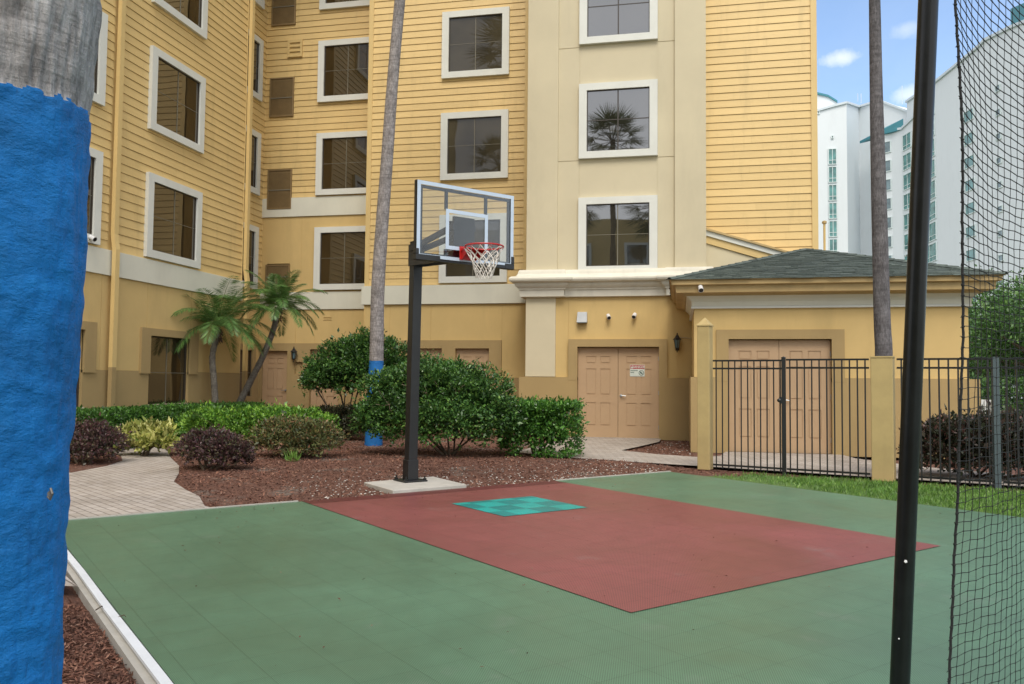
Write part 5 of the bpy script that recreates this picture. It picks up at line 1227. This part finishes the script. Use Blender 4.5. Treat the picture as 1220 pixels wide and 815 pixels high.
# C: block with dark windows and teal skylight
tC, PCk, ZCk = hotel_block('hotel_tower', 'white hotel block with dark square windows and teal sloped roof', [(1046, 158, 126), (1066, 152, 124), (1079, 150, 122), (1100, 130, 117)])
for k in range(13):
    y_ = 172.5+23*k; z = zrow(1058, y_, 125); far_window(tC, PCk[0], PCk[1], upar(PCk[0], PCk[1], 1053.5), upar(PCk[0], PCk[1], 1065.5), z-.9, z+.9, 'pane_grey', 0, False)
    y_ = 163+24.5*k; z = zrow(1086, y_, 120); far_window(tC, PCk[2], PCk[3], .05, .55, z-1.2, z+1.2)
mb = MB(); a, b = PCk[0]+Vector((0, 0, ZCk[0])), PCk[2]+Vector((0, 0, ztop_(1083, 137, 122)))
nn_ = Vector((.4, -1, 0)).normalized()
mb.box8([a+nn_*.3, PCk[2]+Vector((0, 0, ZCk[2]))+nn_*.3, PCk[2]+Vector((0, 0, ZCk[2]))-nn_*4, a-nn_*4, a+nn_*.3+Vector((0, 0, .4)), b+nn_*.3, b-nn_*4, a-nn_*4+Vector((0, 0, .4))]); mb.build('sloped_roof', M['teal'], tC)
# D: big block with glazed bay and long wall
tD, PDk, ZDk = hotel_block('hotel_tower', 'tallest white hotel block behind the black pole and the net', [(1085, 117, 124), (1121, 92, 112), (1141, 76, 107.5), (1176, 47, 101), (1181, 41, 100), (1213, 25, 94), (1300, -10, 82)], line=(1, 6))
for k in range(14):
    for (u0, u1) in ((.08, .50), (.53, .95)):
        D_ = 124-12*(u0+u1)/2; px_ = 1085+36*(u0+u1)/2; y0_ = 455-(455-122+ (px_-1100)*.45)*1; z = zrow(1121, 118+25.6*k, 112); far_window(tD, PDk[0], PDk[1], u0, u1, z-1.25, z+1.35)
for k in range(12):
    z = zrow(1160, 134+28.2*k, 104); far_window(tD, PDk[1], PDk[5], upar(PDk[1], PDk[5], 1154.5), upar(PDk[1], PDk[5], 1166.5), z-.75, z+.75, 'pane_teal', 0, False)
    z = zrow(1196, 99+29.6*k, 97); far_window(tD, PDk[1], PDk[5], upar(PDk[1], PDk[5], 1193), upar(PDk[1], PDk[5], 1199.5), z-.42, z+.42, 'pane_grey', 0, False)
mb = MB(); a, b = PDk[5]+Vector((0, 0, ZDk[5]+.4)), PDk[6]+Vector((0, 0, ZDk[6]+.4)); nD = Vector((-(b.y-a.y), b.x-a.x, 0)).normalized()*3; mb.box8([a, b, b+nD, a+nD, a+Vector((0, 0, 2)), b+Vector((0, 0, 2)), b+nD+Vector((0, 0, 2)), a+nD+Vector((0, 0, 2))]); mb.build('sloped_roof', M['teal'], tD)
for (x_, y_, h_) in ((1026, 123, 1.6), (1075, 124, 3.0), (1022, 121, 1.3)):
    mb = MB(); c = at(x_, y_, 131); mb.tube([c, c+Vector((0, 0, h_))], .05, 5); mb.build('antenna', M['hotelgrey'], tB)

# ================================================================= WHAT THE WINDOWS MIRROR (behind the camera)
opp = thing('hotel_wing', (-6, -24, 0), 'yellow hotel wing opposite, seen mirrored in the tower windows', 'building')
FO = F((0, -24, 0), (1, 0, 0), (0, 1, 0))
mb = MB(); mb.box((-34, -36, 0), (10, -24.05, 14.5)); mb.build('wall', M['stucco'], opp)
mb = MB(); relief(mb, FO, -34, 10, 3.6, 4.2, 0, .1, []); mb.build('band', M['band'], opp)
for k in range(9):
    for zz in (4.6, 7.6, 10.6):
        mb = MB(); a = -32+k*4.6; fbox(mb, FO, a, a+2, zz, zz+1.9, -.02, .06); w = mb.build('window', M['trim'], opp); mb = MB(); fbox(mb, FO, a+.2, a+1.8, zz+.2, zz+1.7, .061, .07); mb.build('pane', M['pane'], w)
for (x_, y_, h_, s_) in ((-3.9, -6.5, 15.6, 21), (-6.5, -9, 12.5, 22), (-1.2, -5.0, 11.2, 23), (-11.5, -7, 15.5, 24)):
    t = thing('fan_palm', (x_, y_, 0), ['tall fan palm mirrored in the middle of the tower window', 'shorter fan palm mirrored at the left of the tower window', 'lower fan palm mirrored in the lowest tower window', 'fan palm mirrored in the windows of the middle facade'][s_-21], 'palm tree', 'fan palms mirrored in the windows')
    b_ = Vector((x_, y_, 0)); trunk_mesh([b_, b_+Vector((.1, 0, h_*.5)), b_+Vector((0, 0, h_))], [.22, .17, .14], M['bark_dark'], t, 12); fan_crown(b_+Vector((0, 0, h_)), 36, 2.1, t, s_)

# ================================================================= SKY, SUN, RENDER
SUN_EL, SUN_AZ = math.radians(55), math.radians(168)     # azimuth clockwise from +Y: behind the camera, to the right
w = bpy.data.worlds.new('World'); sc.world = w; w.use_nodes = True; nt = w.node_tree; bg = nt.nodes['Background']
sky = nt.nodes.new('ShaderNodeTexSky'); sky.sky_type = 'NISHITA'; sky.sun_disc = False; sky.sun_elevation = SUN_EL; sky.sun_rotation = SUN_AZ
sky.air_density = 1.0; sky.dust_density = 1.3; sky.ozone_density = 1.6
tc_ = nt.nodes.new('ShaderNodeTexCoord')
mp = nt.nodes.new('ShaderNodeMapping'); mp.inputs['Scale'].default_value = (1, 1, 2.6); nt.links.new(tc_.outputs['Generated'], mp.inputs['Vector'])
n1 = N(nt, 'ShaderNodeTexNoise', Scale=2.6, Detail=7, Roughness=.6, Distortion=.3); nt.links.new(mp.outputs[0], n1.inputs['Vector'])
cf = ramp(nt, n1.outputs['Fac'], [(.45, (0, 0, 0)), (.8, (.10, .10, .10))])
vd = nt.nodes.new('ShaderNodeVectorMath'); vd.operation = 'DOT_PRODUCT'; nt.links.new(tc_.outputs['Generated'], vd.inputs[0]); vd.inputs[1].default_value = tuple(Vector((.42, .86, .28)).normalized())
fill_cloud = ramp(nt, vd.outputs['Value'], [(.30, (.85, .85, .85)), (.86, (0, 0, 0))])          # unseen cloud added overhead and behind for fill light, clear towards the towers
cf = mixc(nt, 1, cf, fill_cloud, 'LIGHTEN')
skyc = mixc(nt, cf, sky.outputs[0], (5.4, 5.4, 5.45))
def puff(px, py, rr, amt, sq=1.9):      # a small cloud in a fixed direction of the sky
    global skyc
    dv_ = ray(px, py).normalized(); vm = nt.nodes.new('ShaderNodeVectorMath'); vm.operation = 'SUBTRACT'; nt.links.new(tc_.outputs['Generated'], vm.inputs[0]); vm.inputs[1].default_value = tuple(dv_)
    m2 = nt.nodes.new('ShaderNodeVectorMath'); m2.operation = 'MULTIPLY'; nt.links.new(vm.outputs[0], m2.inputs[0]); m2.inputs[1].default_value = (1, 1, sq)
    ln = nt.nodes.new('ShaderNodeVectorMath'); ln.operation = 'LENGTH'; nt.links.new(m2.outputs[0], ln.inputs[0])
    nz = N(nt, 'ShaderNodeTexNoise', Scale=38, Detail=5, Roughness=.6); nt.links.new(tc_.outputs['Generated'], nz.inputs['Vector'])
    dd = math_(nt, 'ADD', ln.outputs['Value'], math_(nt, 'MULTIPLY', math_(nt, 'SUBTRACT', nz.outputs['Fac'], .5), rr*1.6))
    f_ = ramp(nt, math_(nt, 'DIVIDE', dd, rr), [(.0, (amt, amt, amt)), (.45, (amt*.7, amt*.7, amt*.7)), (1, (0, 0, 0))])
    skyc = mixc(nt, f_, skyc, (6.4, 6.1, 6.2))
puff(1003, 69, .022, .42, 2.4); puff(1078, 36, .02, .2); puff(1086, 112, .022, .35)
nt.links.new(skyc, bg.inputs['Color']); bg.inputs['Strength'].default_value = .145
sd = bpy.data.lights.new('sun', 'SUN'); sd.energy = 1.45; sd.angle = math.radians(28); sd.color = (1, .93, .82)
so = bpy.data.objects.new('sun', sd); col.objects.link(so)
dirv = Vector((math.sin(SUN_AZ)*math.cos(SUN_EL), math.cos(SUN_AZ)*math.cos(SUN_EL), math.sin(SUN_EL)))
so.rotation_euler = (-dirv).to_track_quat('-Z', 'Y').to_euler(); so.location = (0, 0, 30)
sc.view_settings.view_transform = 'Standard'; sc.view_settings.look = 'None'; sc.view_settings.gamma = 1; sc.view_settings.exposure = 0.87
sc.render.engine = 'CYCLES'; sc.cycles.max_bounces = 6; sc.cycles.transparent_max_bounces = 8
